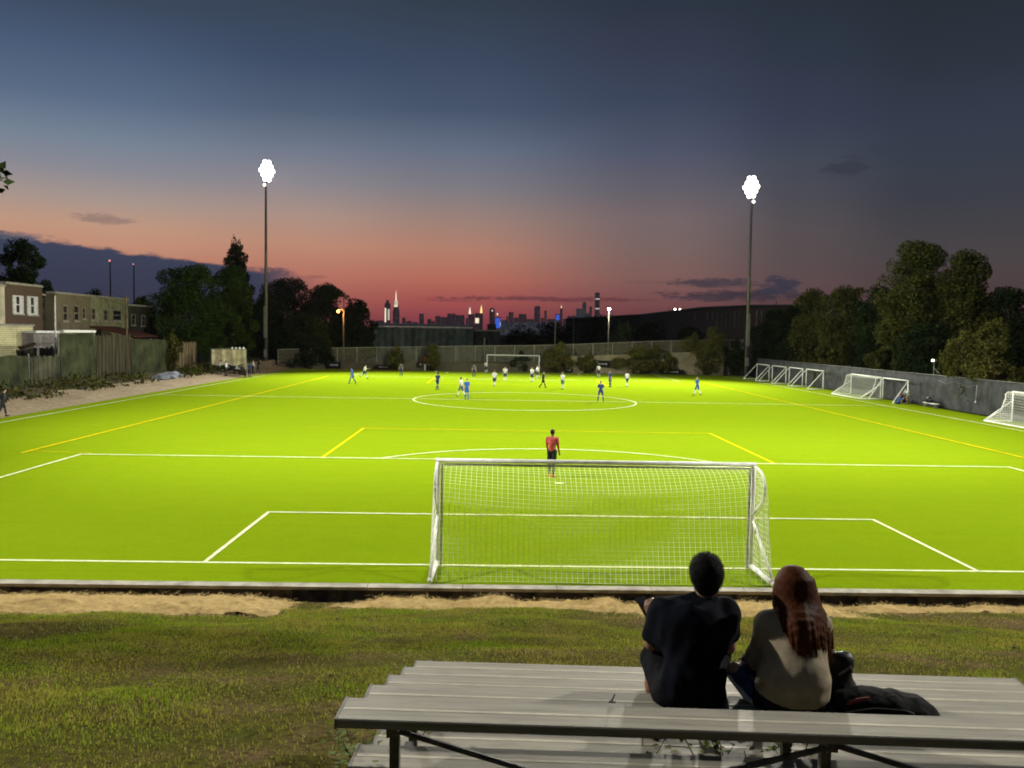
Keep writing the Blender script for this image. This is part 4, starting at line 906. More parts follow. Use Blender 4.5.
# heap of pale tarpaulin on the bank
a = atX(165, 377, -35.6); b = Blob()
for i in range(9): b.ell((-35.5+RNG.uniform(-.5, .5), a[1]+RNG.uniform(-2.6, 2.6), .62+RNG.uniform(-.05, .12)), (.55, .8, .2+.16*RNG.random()), k=.2)
o = b.mesh('tarpaulin_heap', .09, [mat('pale_blue_tarp', (.20, .22, .26), .9, var=.4, vscale=1.5)], disp=lambda P: (fbm(P, 2.2, 4)-.5)*.7); tag(o, 'crumpled pale blue tarpaulin heaped on the weedy left bank', 'tarpaulin')

# ================================================================== TREES AND BUSHES
def leaf_mat(name, a, b, scale=.35): return mat(name, a, .85, var=.2, vscale=scale, base2=b, island=.8, spec=0)
L_dark = leaf_mat('foliage_dark', (.022, .034, .012), (.014, .022, .009))
L_green = leaf_mat('foliage_green', (.055, .088, .014), (.028, .05, .010))
L_olive = leaf_mat('foliage_olive', (.066, .068, .017), (.036, .041, .011))
L_light = leaf_mat('foliage_light_olive', (.085, .08, .02), (.05, .052, .014))
L_blue = leaf_mat('foliage_conifer', (.022, .032, .016), (.014, .021, .012))
def leaf_cloud(lobes, n, size, rng, hole=.42, hs=.5):
    """points in the outer part of ellipsoid lobes, thinned by noise so that gaps open"""
    w_ = np.array([l[3]*l[4]*l[5] for l in lobes])**(2/3.); w_ /= w_.sum(); out = []
    for l, k in zip(lobes, w_):
        m = int(n*k*2.2)+20; d = rng.normal(size=(m, 3)); d /= np.linalg.norm(d, axis=1)[:, None]; rad = .35+.72*rng.random(m)**.55
        rad = rad*(.82+.42*fbm(d*1.0+np.array(l[:3]), 1.6, 3)); p = np.array(l[:3])+d*rad[:, None]*np.array(l[3:6]); out.append(p)
    P = np.concatenate(out); keep = fbm(P, hs, 3) > hole-.06+.12*rng.random(len(P)); P = P[keep]
    if len(P) > n: P = P[rng.permutation(len(P))[:n]]
    m = len(P); a = rng.normal(size=(m, 3)); a /= np.linalg.norm(a, axis=1)[:, None]; b = np.cross(a, rng.normal(size=(m, 3))); b /= np.linalg.norm(b, axis=1)[:, None]
    s = size*(.55+.9*rng.random(m))[:, None]
    V = np.stack([P-a*s*.6, P+b*s*.32+a*s*.05, P+a*s*.6, P-b*s*.32+a*s*.05], 1)
    nrm = np.cross(a, b); V[:, 2] += nrm*s*.15; V[:, 0] += nrm*s*.15
    return V.reshape(-1, 3), np.arange(4*m).reshape(-1, 4)
def tree(name, label, base, h, hw, m, kind='broad', n=4500, leaf=.42, seed=1, group=None, trunk_r=None, low=.22, cat='tree', lean=0):
    rng = np.random.default_rng(seed); rr = random.Random(seed); base = np.array(base, float)
    t = empty(name, base, 0, label, cat, group); tr = trunk_r or max(.06, h*.018); lobes = []
    tk = MB()
    if kind == 'broad':
        tp = np.array([[0, 0, -.3], [.1*tr, 0, h*.18], [lean*.3+rr.uniform(-.2, .2), 0, h*.42], [lean*.6, 0, h*.7], [lean, 0, h*.92]]); tk.tube(tp, [tr*1.35, tr, tr*.78, tr*.45, tr*.15], 9)
        nl = 20
        for i in range(nl):
            f = (i+.5)/nl; a = i*2.4+rr.uniform(-.4, .4); z = h*(low+(.92-low)*f)
            env = hw*(math.sqrt(max(.05, 1-((f-.42)/.64)**2)) if f > .42 else .78+.22*f/.42); rad = env*rr.uniform(.35, .74); sz = hw*rr.uniform(.27, .46)*(.75+.3*env/hw)
            c = np.array([math.cos(a)*rad+lean*f, math.sin(a)*rad, z+rr.uniform(-.04, .04)*h]); lobes.append((*c, sz, sz, sz*rr.uniform(.6, .9)))
            z0 = h*(.16+.5*f); tk.tube([[lean*f*.5, 0, z0], c*np.array([.55, .55, 1])+np.array([0, 0, -.25*(z-z0)]), c], [tr*.42, tr*.25, tr*.07], 6)
        lobes.append((lean, 0, h*.9, hw*.42, hw*.42, h*.085)); lobes.append((lean*.5, 0, h*.5, hw*.7, hw*.7, h*.28))
    elif kind == 'cone':
        tk.tube([[0, 0, -.3], [0, 0, h*.5], [0, 0, h*.98]], [tr*1.2, tr*.7, tr*.1], 8)
        for i in range(26):
            f = i/26; z = h*(low+(1-low)*f); rad = hw*(1-f*.94)**.8*rr.uniform(.8, 1.1); a = i*2.4; c = (math.cos(a)*rad*.5, math.sin(a)*rad*.5, z-rad*.12); lobes.append((*c, max(.5, rad*.62), max(.5, rad*.62), max(.5, h*.05)))
            tk.tube([[0, 0, z+.1], [math.cos(a)*rad*.9, math.sin(a)*rad*.9, z-rad*.18]], [tr*.2, tr*.05], 5)
    elif kind == 'bush':
        for i in range(15):
            a = i*2.4+rr.uniform(-.5, .5); rad = hw*rr.uniform(.1, .92); z = h*rr.uniform(.22, .92-.35*(rad/hw)**2); sz = hw*rr.uniform(.16, .36); lobes.append((math.cos(a)*rad, math.sin(a)*rad, z, sz, sz, h*rr.uniform(.09, .2)))
            tk.tube([[math.cos(a)*.1, math.sin(a)*.1, -.2], [math.cos(a)*rad*.5, math.sin(a)*rad*.5, z*.6], [math.cos(a)*rad, math.sin(a)*rad, z]], [tr*.7, tr*.5, tr*.15], 5)
        lobes.append((0, 0, h*.32, hw*.62, hw*.62, h*.28)); lobes.append((hw*.15, 0, h*.84, hw*.22, hw*.22, h*.15))
    tk.build('trunk' if kind != 'bush' else 'stems', M_bark, t, True)
    V, F = leaf_cloud(lobes, int(n*3.6), leaf*.56, rng, hs=(2.4 if kind != 'bush' else 3.4)/hw, hole=.40 if kind != 'bush' else .43); fast_mesh('crown', V, F, m, t)
    return t
def tree_px(name, label, pxc, pyt, hwpx, Y, m, kind='broad', zb=-.3, **k):
    p = atY(pxc, pyt, Y); dep = Y-CAM[1]; return tree(name, label, (p[0], Y, zb), p[2]-zb, hwpx*dep/FPX*(1.18 if kind == 'broad' and pxc > 760 else 1), m, kind, **k)
# left
GL = 'trees beyond the left fences'
tree_px('broadleaf_tree', 'big bushy green tree lit by the near side, behind the tan board fence', 190, 262, 44, 98, L_green, n=9000, leaf=.42, seed=11, low=.10)
tree_px('broadleaf_tree', 'second bushy green tree between the tall conifer and the left floodlight mast', 228, 268, 30, 104, L_green, n=7000, leaf=.42, seed=12, low=.08)
tree_px('conifer_tree', 'tall dark conifer rising above the bushy green trees on the left', 236, 237, 30, 122, L_blue, 'cone', n=7000, leaf=.5, seed=13, low=.2)
tree_px('broadleaf_tree', 'dark tree at the left of the black tree mass behind the left mast', 288, 277, 38, 130, L_dark, n=7500, leaf=.5, seed=14, low=.02)
tree_px('broadleaf_tree', 'dark tree with a jagged top in the black tree mass by the orange lamp', 326, 284, 36, 126, L_dark, n=7500, leaf=.5, seed=15, low=.02)
tree_px('broadleaf_tree', 'dark tree at the right end of the black tree mass, next to the warehouse', 356, 298, 24, 124, L_dark, n=5500, leaf=.5, seed=16, low=.02)
tree_px('broadleaf_tree', 'low dark tree at the foot of the left floodlight mast', 300, 318, 36, 112, L_dark, n=5000, leaf=.45, seed=17, low=.02)
tree_px('broadleaf_tree', 'dark tree between the big bushy tree and the left floodlight mast', 262, 296, 26, 116, L_dark, n=5000, leaf=.45, seed=18, low=.02)
tree_px('broadleaf_tree', 'tall black tree with layered branches behind the row houses at the left edge', 18, 236, 27, 70, L_dark, n=5500, leaf=.42, seed=19, low=.3)
tree_px('broadleaf_tree', 'small black tree beside the layered black tree behind the red brick house', 46, 279, 13, 76, L_dark, n=1800, leaf=.4, seed=20, low=.3)
tree_px('broadleaf_tree', 'low black treetop showing over the tan row house roof', 95, 288, 14, 112, L_dark, n=1800, leaf=.45, seed=21, low=.3)
tree_px('broadleaf_tree', 'low black treetop behind the end row house next to the big tree', 142, 296, 14, 116, L_dark, n=1600, leaf=.45, seed=22, low=.3)
tree_px('sapling', 'thin young tree with upright sprays in front of the tan board fence', 172, 328, 10, 72, L_light, 'bush', zb=.6, n=900, leaf=.3, seed=23)
# the branch that reaches in at the left edge
bt = empty('broadleaf_tree', (-17.2, -4.6, .2), 0, 'tree whose leafy branch tip reaches in at the left edge of the sky', 'tree')
tk = MB(); tk.tube([(0, 0, -.2), (.1, 0, 3), (.3, 0, 6), (.4, .1, 9.2)], [.2, .17, .11, .04], 9)
tip = atY(6, 177, -4.6)-np.array([-17.2, -4.6, .2])
tk.tube([(.2, 0, 5.4), (tip[0]*.5, .1, tip[2]-.6), (tip[0]-.3, .0, tip[2]), (tip[0]+.02, 0, tip[2]-.02)], [.07, .05, .02, .008], 7)
for q in (-1, 1): tk.tube([(.25, 0, 6), (-1.6, q*1.2, 7.6)], [.07, .02], 6)
tk.build('trunk', M_bark, bt, True)
V, F = leaf_cloud([(-.6, 0, 7.8, 1.7, 1.7, 1.5), (.3, .2, 9.2, 1.1, 1.1, .9), (-1.6, -.9, 7.6, 1.1, 1.1, .8), (tip[0]-1.3, 0, tip[2]-.2, 1.0, .6, .42), (tip[0]-.34, 0, tip[2]+.0, .36, .3, .26)], 5200, .17, np.random.default_rng(5), hole=.38, hs=1.2)
fast_mesh('crown', V, F, leaf_mat('leaf_near', (.06, .085, .025), (.035, .055, .018), 2.0), bt)
# right, behind the grey fence
tree_px('broadleaf_tree', 'tall airy olive tree, highest crown behind the right hand fence', 916, 242, 36, 64, L_olive, n=9500, leaf=.36, seed=31, low=.30, lean=.6)
tree_px('broadleaf_tree', 'tall pointed tree just right of the tall airy olive tree', 969, 247, 31, 60, L_olive, n=9000, leaf=.36, seed=52, low=.06)
tree_px('broadleaf_tree', 'round black tree left of the tall airy olive tree', 884, 287, 31, 72, L_dark, n=6500, leaf=.36, seed=33, low=.05)
tree_px('broadleaf_tree', 'mid height olive tree between the round black tree and the small bright one', 846, 284, 26, 80, L_olive, n=5000, leaf=.36, seed=34, low=.05)
tree_px('broadleaf_tree', 'smaller olive tree nearest the right floodlight mast', 814, 287, 24, 88, L_olive, n=4500, leaf=.38, seed=35, low=.05)
tree_px('broadleaf_tree', 'low dark tree filling the gap right behind the right floodlight mast', 780, 308, 26, 100, L_dark, n=4500, leaf=.4, seed=36, low=.02)
tree_px('broadleaf_tree', 'dark tree at the right edge of the view behind the olive bush', 1010, 286, 30, 58, L_dark, n=5500, leaf=.34, seed=37, low=.05)
tree_px('broadleaf_tree', 'dark tree filling the gap under the tall olive crown', 930, 322, 34, 60, L_dark, n=5500, leaf=.34, seed=38, low=.02)
tree_px('bush', 'large olive bush leaning over the grey fence at the right edge', 992, 318, 46, 45, L_light, 'bush', n=6500, leaf=.30, seed=39, cat='bush')
tree_px('bush', 'olive bush over the fence left of the small white work light', 880, 346, 22, 66, L_olive, 'bush', n=3600, leaf=.3, seed=40, cat='bush')
tree_px('bush', 'bush over the fence behind the netless training goals', 835, 330, 17, 75, L_olive, 'bush', n=3600, leaf=.32, seed=41, cat='bush')
tree_px('bush', 'small bush over the fence right of the small white work light', 947, 354, 11, 52, L_olive, 'bush', n=1800, leaf=.28, seed=42, cat='bush')
tree_px('bush', 'dark low bush over the fence close to the right floodlight mast', 790, 338, 19, 91, L_dark, 'bush', n=3200, leaf=.34, seed=43, cat='bush')
for i, (px, pt, hw, Y, lab) in enumerate([(800, 303, 26, 108, 'dark tree set back behind the smaller olive tree on the right'), (858, 300, 30, 92, 'dark tree set back between the olive tree and the round black tree'), (948, 292, 34, 84, 'dark tree set back between the two tallest right hand trees'),
        (985, 300, 34, 80, 'dark tree set back behind the pointed tree and the right edge'), (905, 318, 34, 78, 'dark tree set back under the left side of the tall airy crown'), (770, 322, 20, 112, 'dark tree set back beside the right floodlight mast')]):
    tree_px('broadleaf_tree', lab, px, pt, hw, Y, L_dark, n=4500, leaf=.42, seed=130+i, low=.02)
# along the far fence
GB = 'bushes along the far fence'
for i, (px, pt, hw, Y, m, lab) in enumerate([(558, 341, 17, 102.0, L_olive, 'olive bush by the right post of the far goal'), (642, 343, 25, 102.2, L_light, 'wide spreading olive bush right of the white lamp post'),
        (708, 327, 22, 102.3, L_light, 'tall ragged bush in front of the industrial hall near the right mast'), (432, 343, 11, 102.4, L_olive, 'small thin bush behind the red pennant board'), (396, 347, 9, 102.5, L_olive, 'small bush on the far fence left of the pennant board'),
        (312, 334, 22, 103.6, L_dark, 'dark bush at the far left corner by the orange lamp'), (624, 321, 15, 112, L_dark, 'dark bush behind the far fence beside the white lamp'), (735, 338, 14, 103.4, L_dark, 'dark bush right beside the right floodlight mast'), (520, 350, 10, 103.9, L_dark, 'dim bush behind the net of the far goal'), (588, 352, 12, 102.6, L_olive, 'low bush left of the black sign with the emblem'), (666, 352, 10, 102.6, L_olive, 'low bush between the spreading bush and the tall ragged bush')]):
    tree_px('bush', lab, px, pt, hw, Y, leaf_mat('foliage_pale_bush', (.15, .14, .036), (.085, .082, .022)) if m is not L_dark else m, 'bush', n=int(500+130*hw), leaf=.3, seed=60+i, group=GB, cat='bush')
for i, (px, pt, hw, Y, lab) in enumerate([(600, 318, 26, 150, 'wide dark tree beyond the white lamp post'), (555, 322, 24, 160, 'dark tree beyond the right post of the far goal'), (650, 322, 20, 150, 'low dark tree in front of the left part of the industrial hall'), (522, 331, 26, 140, 'low dark tree at the foot of the skyline'), (690, 326, 18, 140, 'dark tree below the tall windows of the industrial hall')]):
    tree_px('broadleaf_tree', lab, px, pt, hw, Y, L_dark, n=2600, leaf=.5, seed=90+i, low=.02, group='dark trees beyond the far fence')
# weeds along the left bank: nobody could count them
rng = np.random.default_rng(77); P = []; n = 9000
y = rng.uniform(2, 92, n*2); x = rng.uniform(-37.9, -34.4, n*2); k = fbm(np.stack([x, y, 0*x], -1), .35, 3); x, y, k = [q[k > .47][:5200] for q in (x, y, k)]
z = left_bank(x, y)+rng.random(len(x))**1.6*(2.6*(k-.42)+.12); lob = np.stack([x, y, z], 1)
a_ = rng.normal(size=(len(x), 3)); a_ /= np.linalg.norm(a_, axis=1)[:, None]; b_ = np.cross(a_, rng.normal(size=a_.shape)); b_ /= np.linalg.norm(b_, axis=1)[:, None]; s = (.07+.15*rng.random(len(x)))[:, None]
V = np.stack([lob-a_*s, lob+b_*s*.5, lob+a_*s, lob-b_*s*.5], 1).reshape(-1, 3); wd = fast_mesh('undergrowth', V, np.arange(len(V)).reshape(-1, 4), leaf_mat('weed_leaves', (.075, .075, .018), (.04, .045, .012), .5)); tag(wd, 'straggling weeds growing on the left bank below the fences', 'weeds', kind='stuff')

# ================================================================== BLEACHERS
BA = R(-3.0); BO = np.array([-3.15, -15.158]); ca, sa = math.cos(BA), math.sin(BA); SEATZ = 3.56
def bl(x, y): return (BO[0]+ca*x-sa*y, BO[1]+sa*x+ca*y)      # local plank coordinates -> world
def bleacher(x_off, ln, label):
    o = bl(x_off, 0); t = empty('bleacher', (o[0], o[1], 0), BA, label, 'bleachers', 'aluminium bleachers')
    def plank(y1, z, nm):
        prof = [(-.25, -.045), (-.25, -.006), (-.244, 0), (-.135, 0), (-.006, 0), (0, -.006), (0, -.045)]
        pb = MB().prism([(y1+a, z+b) for a, b in prof], .012, ln-.012, 'X').build(nm, M_alu, t)
        MB().prism([(y1-.139, z+.0004), (y1-.136, z+.0016), (y1-.118, z+.0016), (y1-.115, z+.0004)], .02, ln-.02, 'X').build('rib', M_rib, pb)
        for xx in (0, ln-.012): MB().prism([(y1-.253, z-.05), (y1-.253, z+.003), (y1+.003, z+.003), (y1+.003, z-.05)], xx, xx+.012, 'X').build('end_cap', mat('grey_end_cap', (.17, .165, .15), .6, var=.2), pb)
    for k in range(5):
        plank(.626*k, SEATZ-.2*k, 'seat'); plank(.626*k+.30, SEATZ-.2*k-.40, 'footboard')
    for xf in (.28, ln/2, ln-.28):
        f = MB()
        for k in range(5):
            y = .626*k-.125; zs = SEATZ-.2*k-.05; w_ = bl(x_off+xf, y); gz = float(slope_z(w_[0], w_[1]))
            f.box2((xf-.024, y-.024, gz-.03), (xf+.024, y+.024, zs)); f.box2((xf-.025, y-.11, zs-.045), (xf+.025, y+.11, zs-.001))
            f.box2((xf-.024, y+.03, zs-.42), (xf+.024, y+.50, zs-.365+.0))
        y0 = -.125; f.tube([(xf, y0, SEATZ-.62), (xf, .626*4+.1, SEATZ-.8-.62)], .028, 6); f.build('frame', M_frame, t)
    y = -.19
    for xa, xb in ((.28, ln/2), (ln/2, ln-.28)):
        MB().tube([(xa+.03, y, SEATZ-.08), (xb-.03, y, SEATZ-.66)], .015, 6).build('brace', M_frame, t); MB().tube([(xb-.03, y-.03, SEATZ-.08), (xa+.03, y-.03, SEATZ-.66)], .015, 6).build('brace', M_frame, t)
    return t
BL = 4.86
bleacher(0, BL, 'weathered aluminium bleacher with five rows where the couple sits')
bleacher(BL+.09, BL, 'second aluminium bleacher beyond a narrow gap at the right edge')
def weed(x, y, z, s, n, seed, label):
    rng = np.random.default_rng(seed); t = empty('weed', (x, y, z), 0, label, 'weed', 'weeds under the bleacher'); st = MB(); LV = []
    for i in range(n):
        a = rng.random()*6.28; h = s*(.5+.6*rng.random()); tp = np.array([math.cos(a)*s*.35, math.sin(a)*s*.35, h]); st.tube([(0, 0, 0), tp*np.array([.4, .4, .6]), tp], [.004, .003, .002], 4)
        for q in range(16):
            c = tp*(.25+.055*q)+rng.normal(size=3)*s*.07; ang = rng.random()*6.28; d = np.array([math.cos(ang), math.sin(ang), rng.uniform(-.3, .5)])*.042*(.7+.6*rng.random()); e = np.array([-d[1], d[0], 0])*.38
            LV += [c, c+d*.5+e, c+d, c+d*.5-e]
    st.build('stem', M_bark, t); LV = np.array(LV); fast_mesh('leaves', LV, np.arange(len(LV)).reshape(-1, 4), mat('weed_leaf', (.085, .115, .016), .7, var=.2, island=.6), t)
for i, (px, py, zz, lab, s) in enumerate([(362, 742, 3.0, 'leafy weed beside the left end of the top footboard', .20), (398, 738, 2.95, 'leafy weed behind the left leg of the bleacher', .22), (376, 768, 3.05, 'yellowish weed at the bottom edge under the top plank', .16), (643, 752, 3.0, 'small weed under the plank below the man', .24),
        (706, 756, 2.98, 'tangled weed under the plank between the man and the woman', .26), (728, 752, 2.98, 'dense dark weed under the plank below the blue sneaker', .28), (754, 756, 2.98, 'weed under the plank below the woman', .24), (798, 757, 2.98, 'bright yellow green weed beside the middle leg of the bleacher', .22)]):
    p = atZ(px, py, zz); weed(p[0], p[1], float(slope_z(p[0], p[1]))-.02, s+zz-float(slope_z(p[0], p[1])), 5, 200+i, lab)

# ================================================================== PEOPLE
def cloth(name, c, r=.85): return mat(name, c, r, var=.12, vscale=9, spec=.25)
C_blue = cloth('blue_kit', (.03, .10, .42)); C_navy = cloth('navy_kit', (.014, .036, .125)); C_whitek = cloth('white_kit', (.62, .62, .64)); C_red = cloth('red_kit', (.34, .055, .05)); C_blackk = cloth('black_kit', (.010, .010, .012))
C_grey = cloth('grey_kit', (.10, .10, .12)); C_sockw = cloth('white_socks', (.6, .6, .6)); C_teal = cloth('teal_shorts', (.02, .10, .16)); C_orange = cloth('orange_boots', (.55, .10, .03)); C_darkj = cloth('dark_jacket', (.022, .024, .03)); C_beige = cloth('beige_cloth', (.30, .25, .18))
SKIN = mat('skin', (.42, .25, .17), .55, var=.06, spec=.4); SKIN_D = mat('skin_deep', (.16, .085, .05), .55, var=.06, spec=.4)
H_dark = mat('dark_hair', (.010, .008, .007), .5, var=.2, vscale=30); H_brown = mat('brown_hair', (.05, .028, .015), .5, var=.2, vscale=30); H_blond = mat('blond_hair', (.42, .32, .14), .5, var=.2, vscale=30)
def rot2(v, a): return np.array([v[0], v[1]*math.cos(a)-v[2]*math.sin(a), v[1]*math.sin(a)+v[2]*math.cos(a)])
def person(x, y, z, rz, label, mats, pose, group, hgt=1.76, vox=.026, sit=None):
    """local +Y is the way the figure faces; mats = shirt, shorts, socks, skin, hair, shoes"""
    s = hgt/1.78; b = Blob(); A = lambda *v: np.array(v, float)*s
    hz = .93; lean = pose.get('lean', 0); tw = pose.get('side', 0)
    hip0 = A(0, 0, hz-pose.get('drop', 0)); legs = pose.get('legs', (0, 0)); kn = pose.get('knees', (.05, .05)); arms = pose.get('arms', (0.1, -.1)); el = pose.get('elbows', (.3, .3)); spread = pose.get('spread', .05); aout = pose.get('out', .10)
    if sit: hip0 = A(0, 0, sit)
    def up(v): q = rot2(np.array(v, float)*s, -lean); q = np.array([q[0]+tw*q[2], q[1], q[2]]); return hip0+q
    # torso
    b.cap(up((-.07, 0, .02)), up((.07, 0, .02)), .105*s, m=1, k=.05); b.cap(up((0, 0, .10)), up((0, .0, .30)), .125*s, .14*s, m=0, k=.06); b.ell(up((0, -.005, .40)), A(.185, .115, .17), m=0, k=.06)
    b.cap(up((-.165, 0, .49)), up((.165, 0, .49)), .062*s, m=0, k=.05); b.cap(up((0, 0, .50)), up((0, .015, .62)), .055*s, .05*s, m=3, k=.03)
    hd = up((0, .025, .71)); b.ell(hd, A(.076, .096, .115), m=3, k=.02); b.ell(hd+A(0, -.014, .026), A(.083, .098, .108), m=4, k=.01); b.cap(hd+A(0, .085, -.01), hd+A(0, .108, -.03), .012*s, m=3, k=.01)
    for q, i in ((-1, 0), (1, 1)):
        b.ell(hd+A(q*.078, 0, -.01), A(.012, .022, .03), m=3, k=.008)
        sh = up((q*.19, 0, .485)); a = arms[i]
        d = rot2(np.array([q*aout, 0, -1]), a); d /= np.linalg.norm(d); e = sh+d*.29*s; m_ = sh+d*.17*s
        b.cap(sh, m_, .062*s, .056*s, m=pose.get('slv', 0), k=.04); b.cap(m_, e, .045*s, .040*s, m=pose.get('slv2', 3), k=.03)
        d2 = rot2(np.array([q*aout*.3, 0, -1]), a+el[i]); d2 /= np.linalg.norm(d2); wr = e+d2*.26*s; b.cap(e, wr, .040*s, .028*s, m=pose.get('slv2', 3), k=.02)
        b.ell(wr+d2*.07*s, A(.03, .045, .06), m=3, k=.02); b.cap(wr+d2*.03*s, wr+d2*.09*s+A(-q*.035, .03, 0), .013*s, m=3, k=.015)
        for g in range(4): b.cap(wr+d2*.08*s+A((g-1.5)*.004, (g-1.5)*.018, 0), wr+d2*(.145-.012*abs(g-1.3))*s+A(-q*.012, (g-1.5)*.02, 0), .010*s, .008*s, m=3, k=.008)
        hp = hip0+A(q*.09, 0, 0); t_ = legs[i]; d = rot2(np.array([q*spread, 0, -1]), t_); d /= np.linalg.norm(d); kp = hp+d*.44*s
        b.cap(hp, hp+d*.30*s, .098*s, .085*s, m=1, k=.04); b.cap(hp+d*.28*s, kp, .068*s, .054*s, m=pose.get('leg', 3), k=.03)
        d2 = rot2(np.array([q*spread*.6, 0, -1]), t_-kn[i]); d2 /= np.linalg.norm(d2); an = kp+d2*.41*s; b.cap(kp+d2*.04*s, kp+d2*.2*s, .054*s, .056*s, m=pose.get('calf', 2), k=.03); b.cap(kp+d2*.2*s, an, .052*s, .036*s, m=pose.get('calf', 2), k=.03)
        f = rot2(np.array([q*.15, 1, 0]), max(-1.1, min(.5, (t_-kn[i])*.7))); b.cap(an+A(0, 0, -.03)-f*.05*s, an+f*.16*s+A(0, 0, -.045), .038*s, .032*s, m=5, k=.02)
    o = b.mesh('person', vox, mats)
    V = np.empty(len(o.data.vertices)*3, np.float32); o.data.vertices.foreach_get('co', V); zmin = V.reshape(-1, 3)[:, 2].min()
    o.location = (x, y, z-(zmin if not sit else 0)); o.rotation_euler = (0, 0, rz); tag(o, label, 'person', group); return o
G1 = 'players on the pitch'; BK = math.pi
KIT_B = [C_blue, C_blue, C_blue, SKIN, H_dark, C_blackk]; KIT_N = [C_navy, C_navy, C_navy, SKIN, H_dark, C_blackk]; KIT_W = [C_whitek, C_navy, C_sockw, SKIN, H_dark, C_blackk]; KIT_WT = [C_whitek, C_teal, C_sockw, SKIN, H_brown, C_blackk]
STAND = dict(legs=(.04, -.06), knees=(.06, .06)); WALK = dict(legs=(.38, -.30), knees=(.15, .40), arms=(-.4, .4), elbows=(.5, .6), lean=.05); RUN = dict(legs=(.62, -.40), knees=(.5, .95), arms=(-.7, .7), elbows=(1.3, 1.3), lean=.18); WIDE = dict(legs=(.0, .0), knees=(.05, .05), spread=.22, out=.28)
for px, py, rz, kit, pose, lab in [
    (352, 383.5, 1.2, KIT_B, WALK, 'leftmost player on the pitch, in blue kit, walking'),
    (364.5, 378.5, -1.3, KIT_W, RUN, 'player in white beside the leftmost blue player, running'),
    (401, 376.5, .4, [C_grey, C_navy, C_navy, SKIN, H_dark, C_blackk], STAND, 'player in grey top standing between the pennant board and the left corner'),
    (437.5, 390, -.6, KIT_N, WALK, 'player in dark navy kit just outside the left of the centre circle'),
    (461, 396.5, 1.0, KIT_WT, WALK, 'player in white shirt and teal shorts shoulder to shoulder with a blue player'),
    (466.8, 399.5, 2.8, KIT_B, STAND, 'player in bright blue kit beside the white shirt in the centre circle'),
    (474, 377.5, .2, [C_grey, C_navy, C_navy, SKIN, H_dark, C_blackk], STAND, 'dim player in dark kit left of the far goal'),
    (486, 373.5, .5, KIT_W, STAND, 'player in white at the left post of the far goal'),
    (494.3, 386.5, 2.9, KIT_W, WALK, 'player in white standing in front of the left part of the far goal'),
    (505, 381.5, 3.1, KIT_W, STAND, 'player in white in front of the middle of the far goal'),
    (532, 382, 2.6, KIT_W, STAND, 'player in white in front of the right part of the far goal'),
    (537.6, 379, 2.0, KIT_W, WALK, 'player in white at the right post of the far goal'),
    (543, 387.8, -1.57, [C_blackk, C_blackk, C_blackk, SKIN, H_dark, C_blackk], WALK, 'referee in black striding to the right of the far goal'),
    (562.5, 389.3, 2.4, KIT_WT, STAND, 'player in white shirt and teal shorts right of the referee'),
    (600.5, 401.8, 3.14, KIT_N, WIDE, 'player in navy kit standing feet apart inside the centre circle'),
    (598.5, 377.5, .3, KIT_W, STAND, 'player in white under the black sign with the emblem'),
    (610, 387, 2.2, KIT_N, STAND, 'player in navy kit right of the player under the emblem sign'),
    (627, 387, -.8, KIT_W, WALK, 'player in white right of the two navy players'),
    (697, 395, .5, [C_blue, C_blue, C_sockw, SKIN, H_blond, C_blackk], WALK, 'blond player in blue alone on the right of the pitch')]:
    p = atZ(px, py, 0); person(p[0], p[1], .0, rz, lab, kit, pose, G1)
# number patch on the navy back
KP = atZ(551.5, 477, 0)
person(KP[0], KP[1], 0, -.35, 'goalkeeper in red top and black shorts standing with his back to the couple', [C_red, C_blackk, C_blackk, SKIN_D, H_dark, C_orange], dict(legs=(.10, -.12), knees=(.05, .12), spread=.03, arms=(.25, .1), elbows=(.5, .4), out=.12, slv=0, slv2=0, calf=2, leg=2), 'goalkeepers', 1.86, .018)
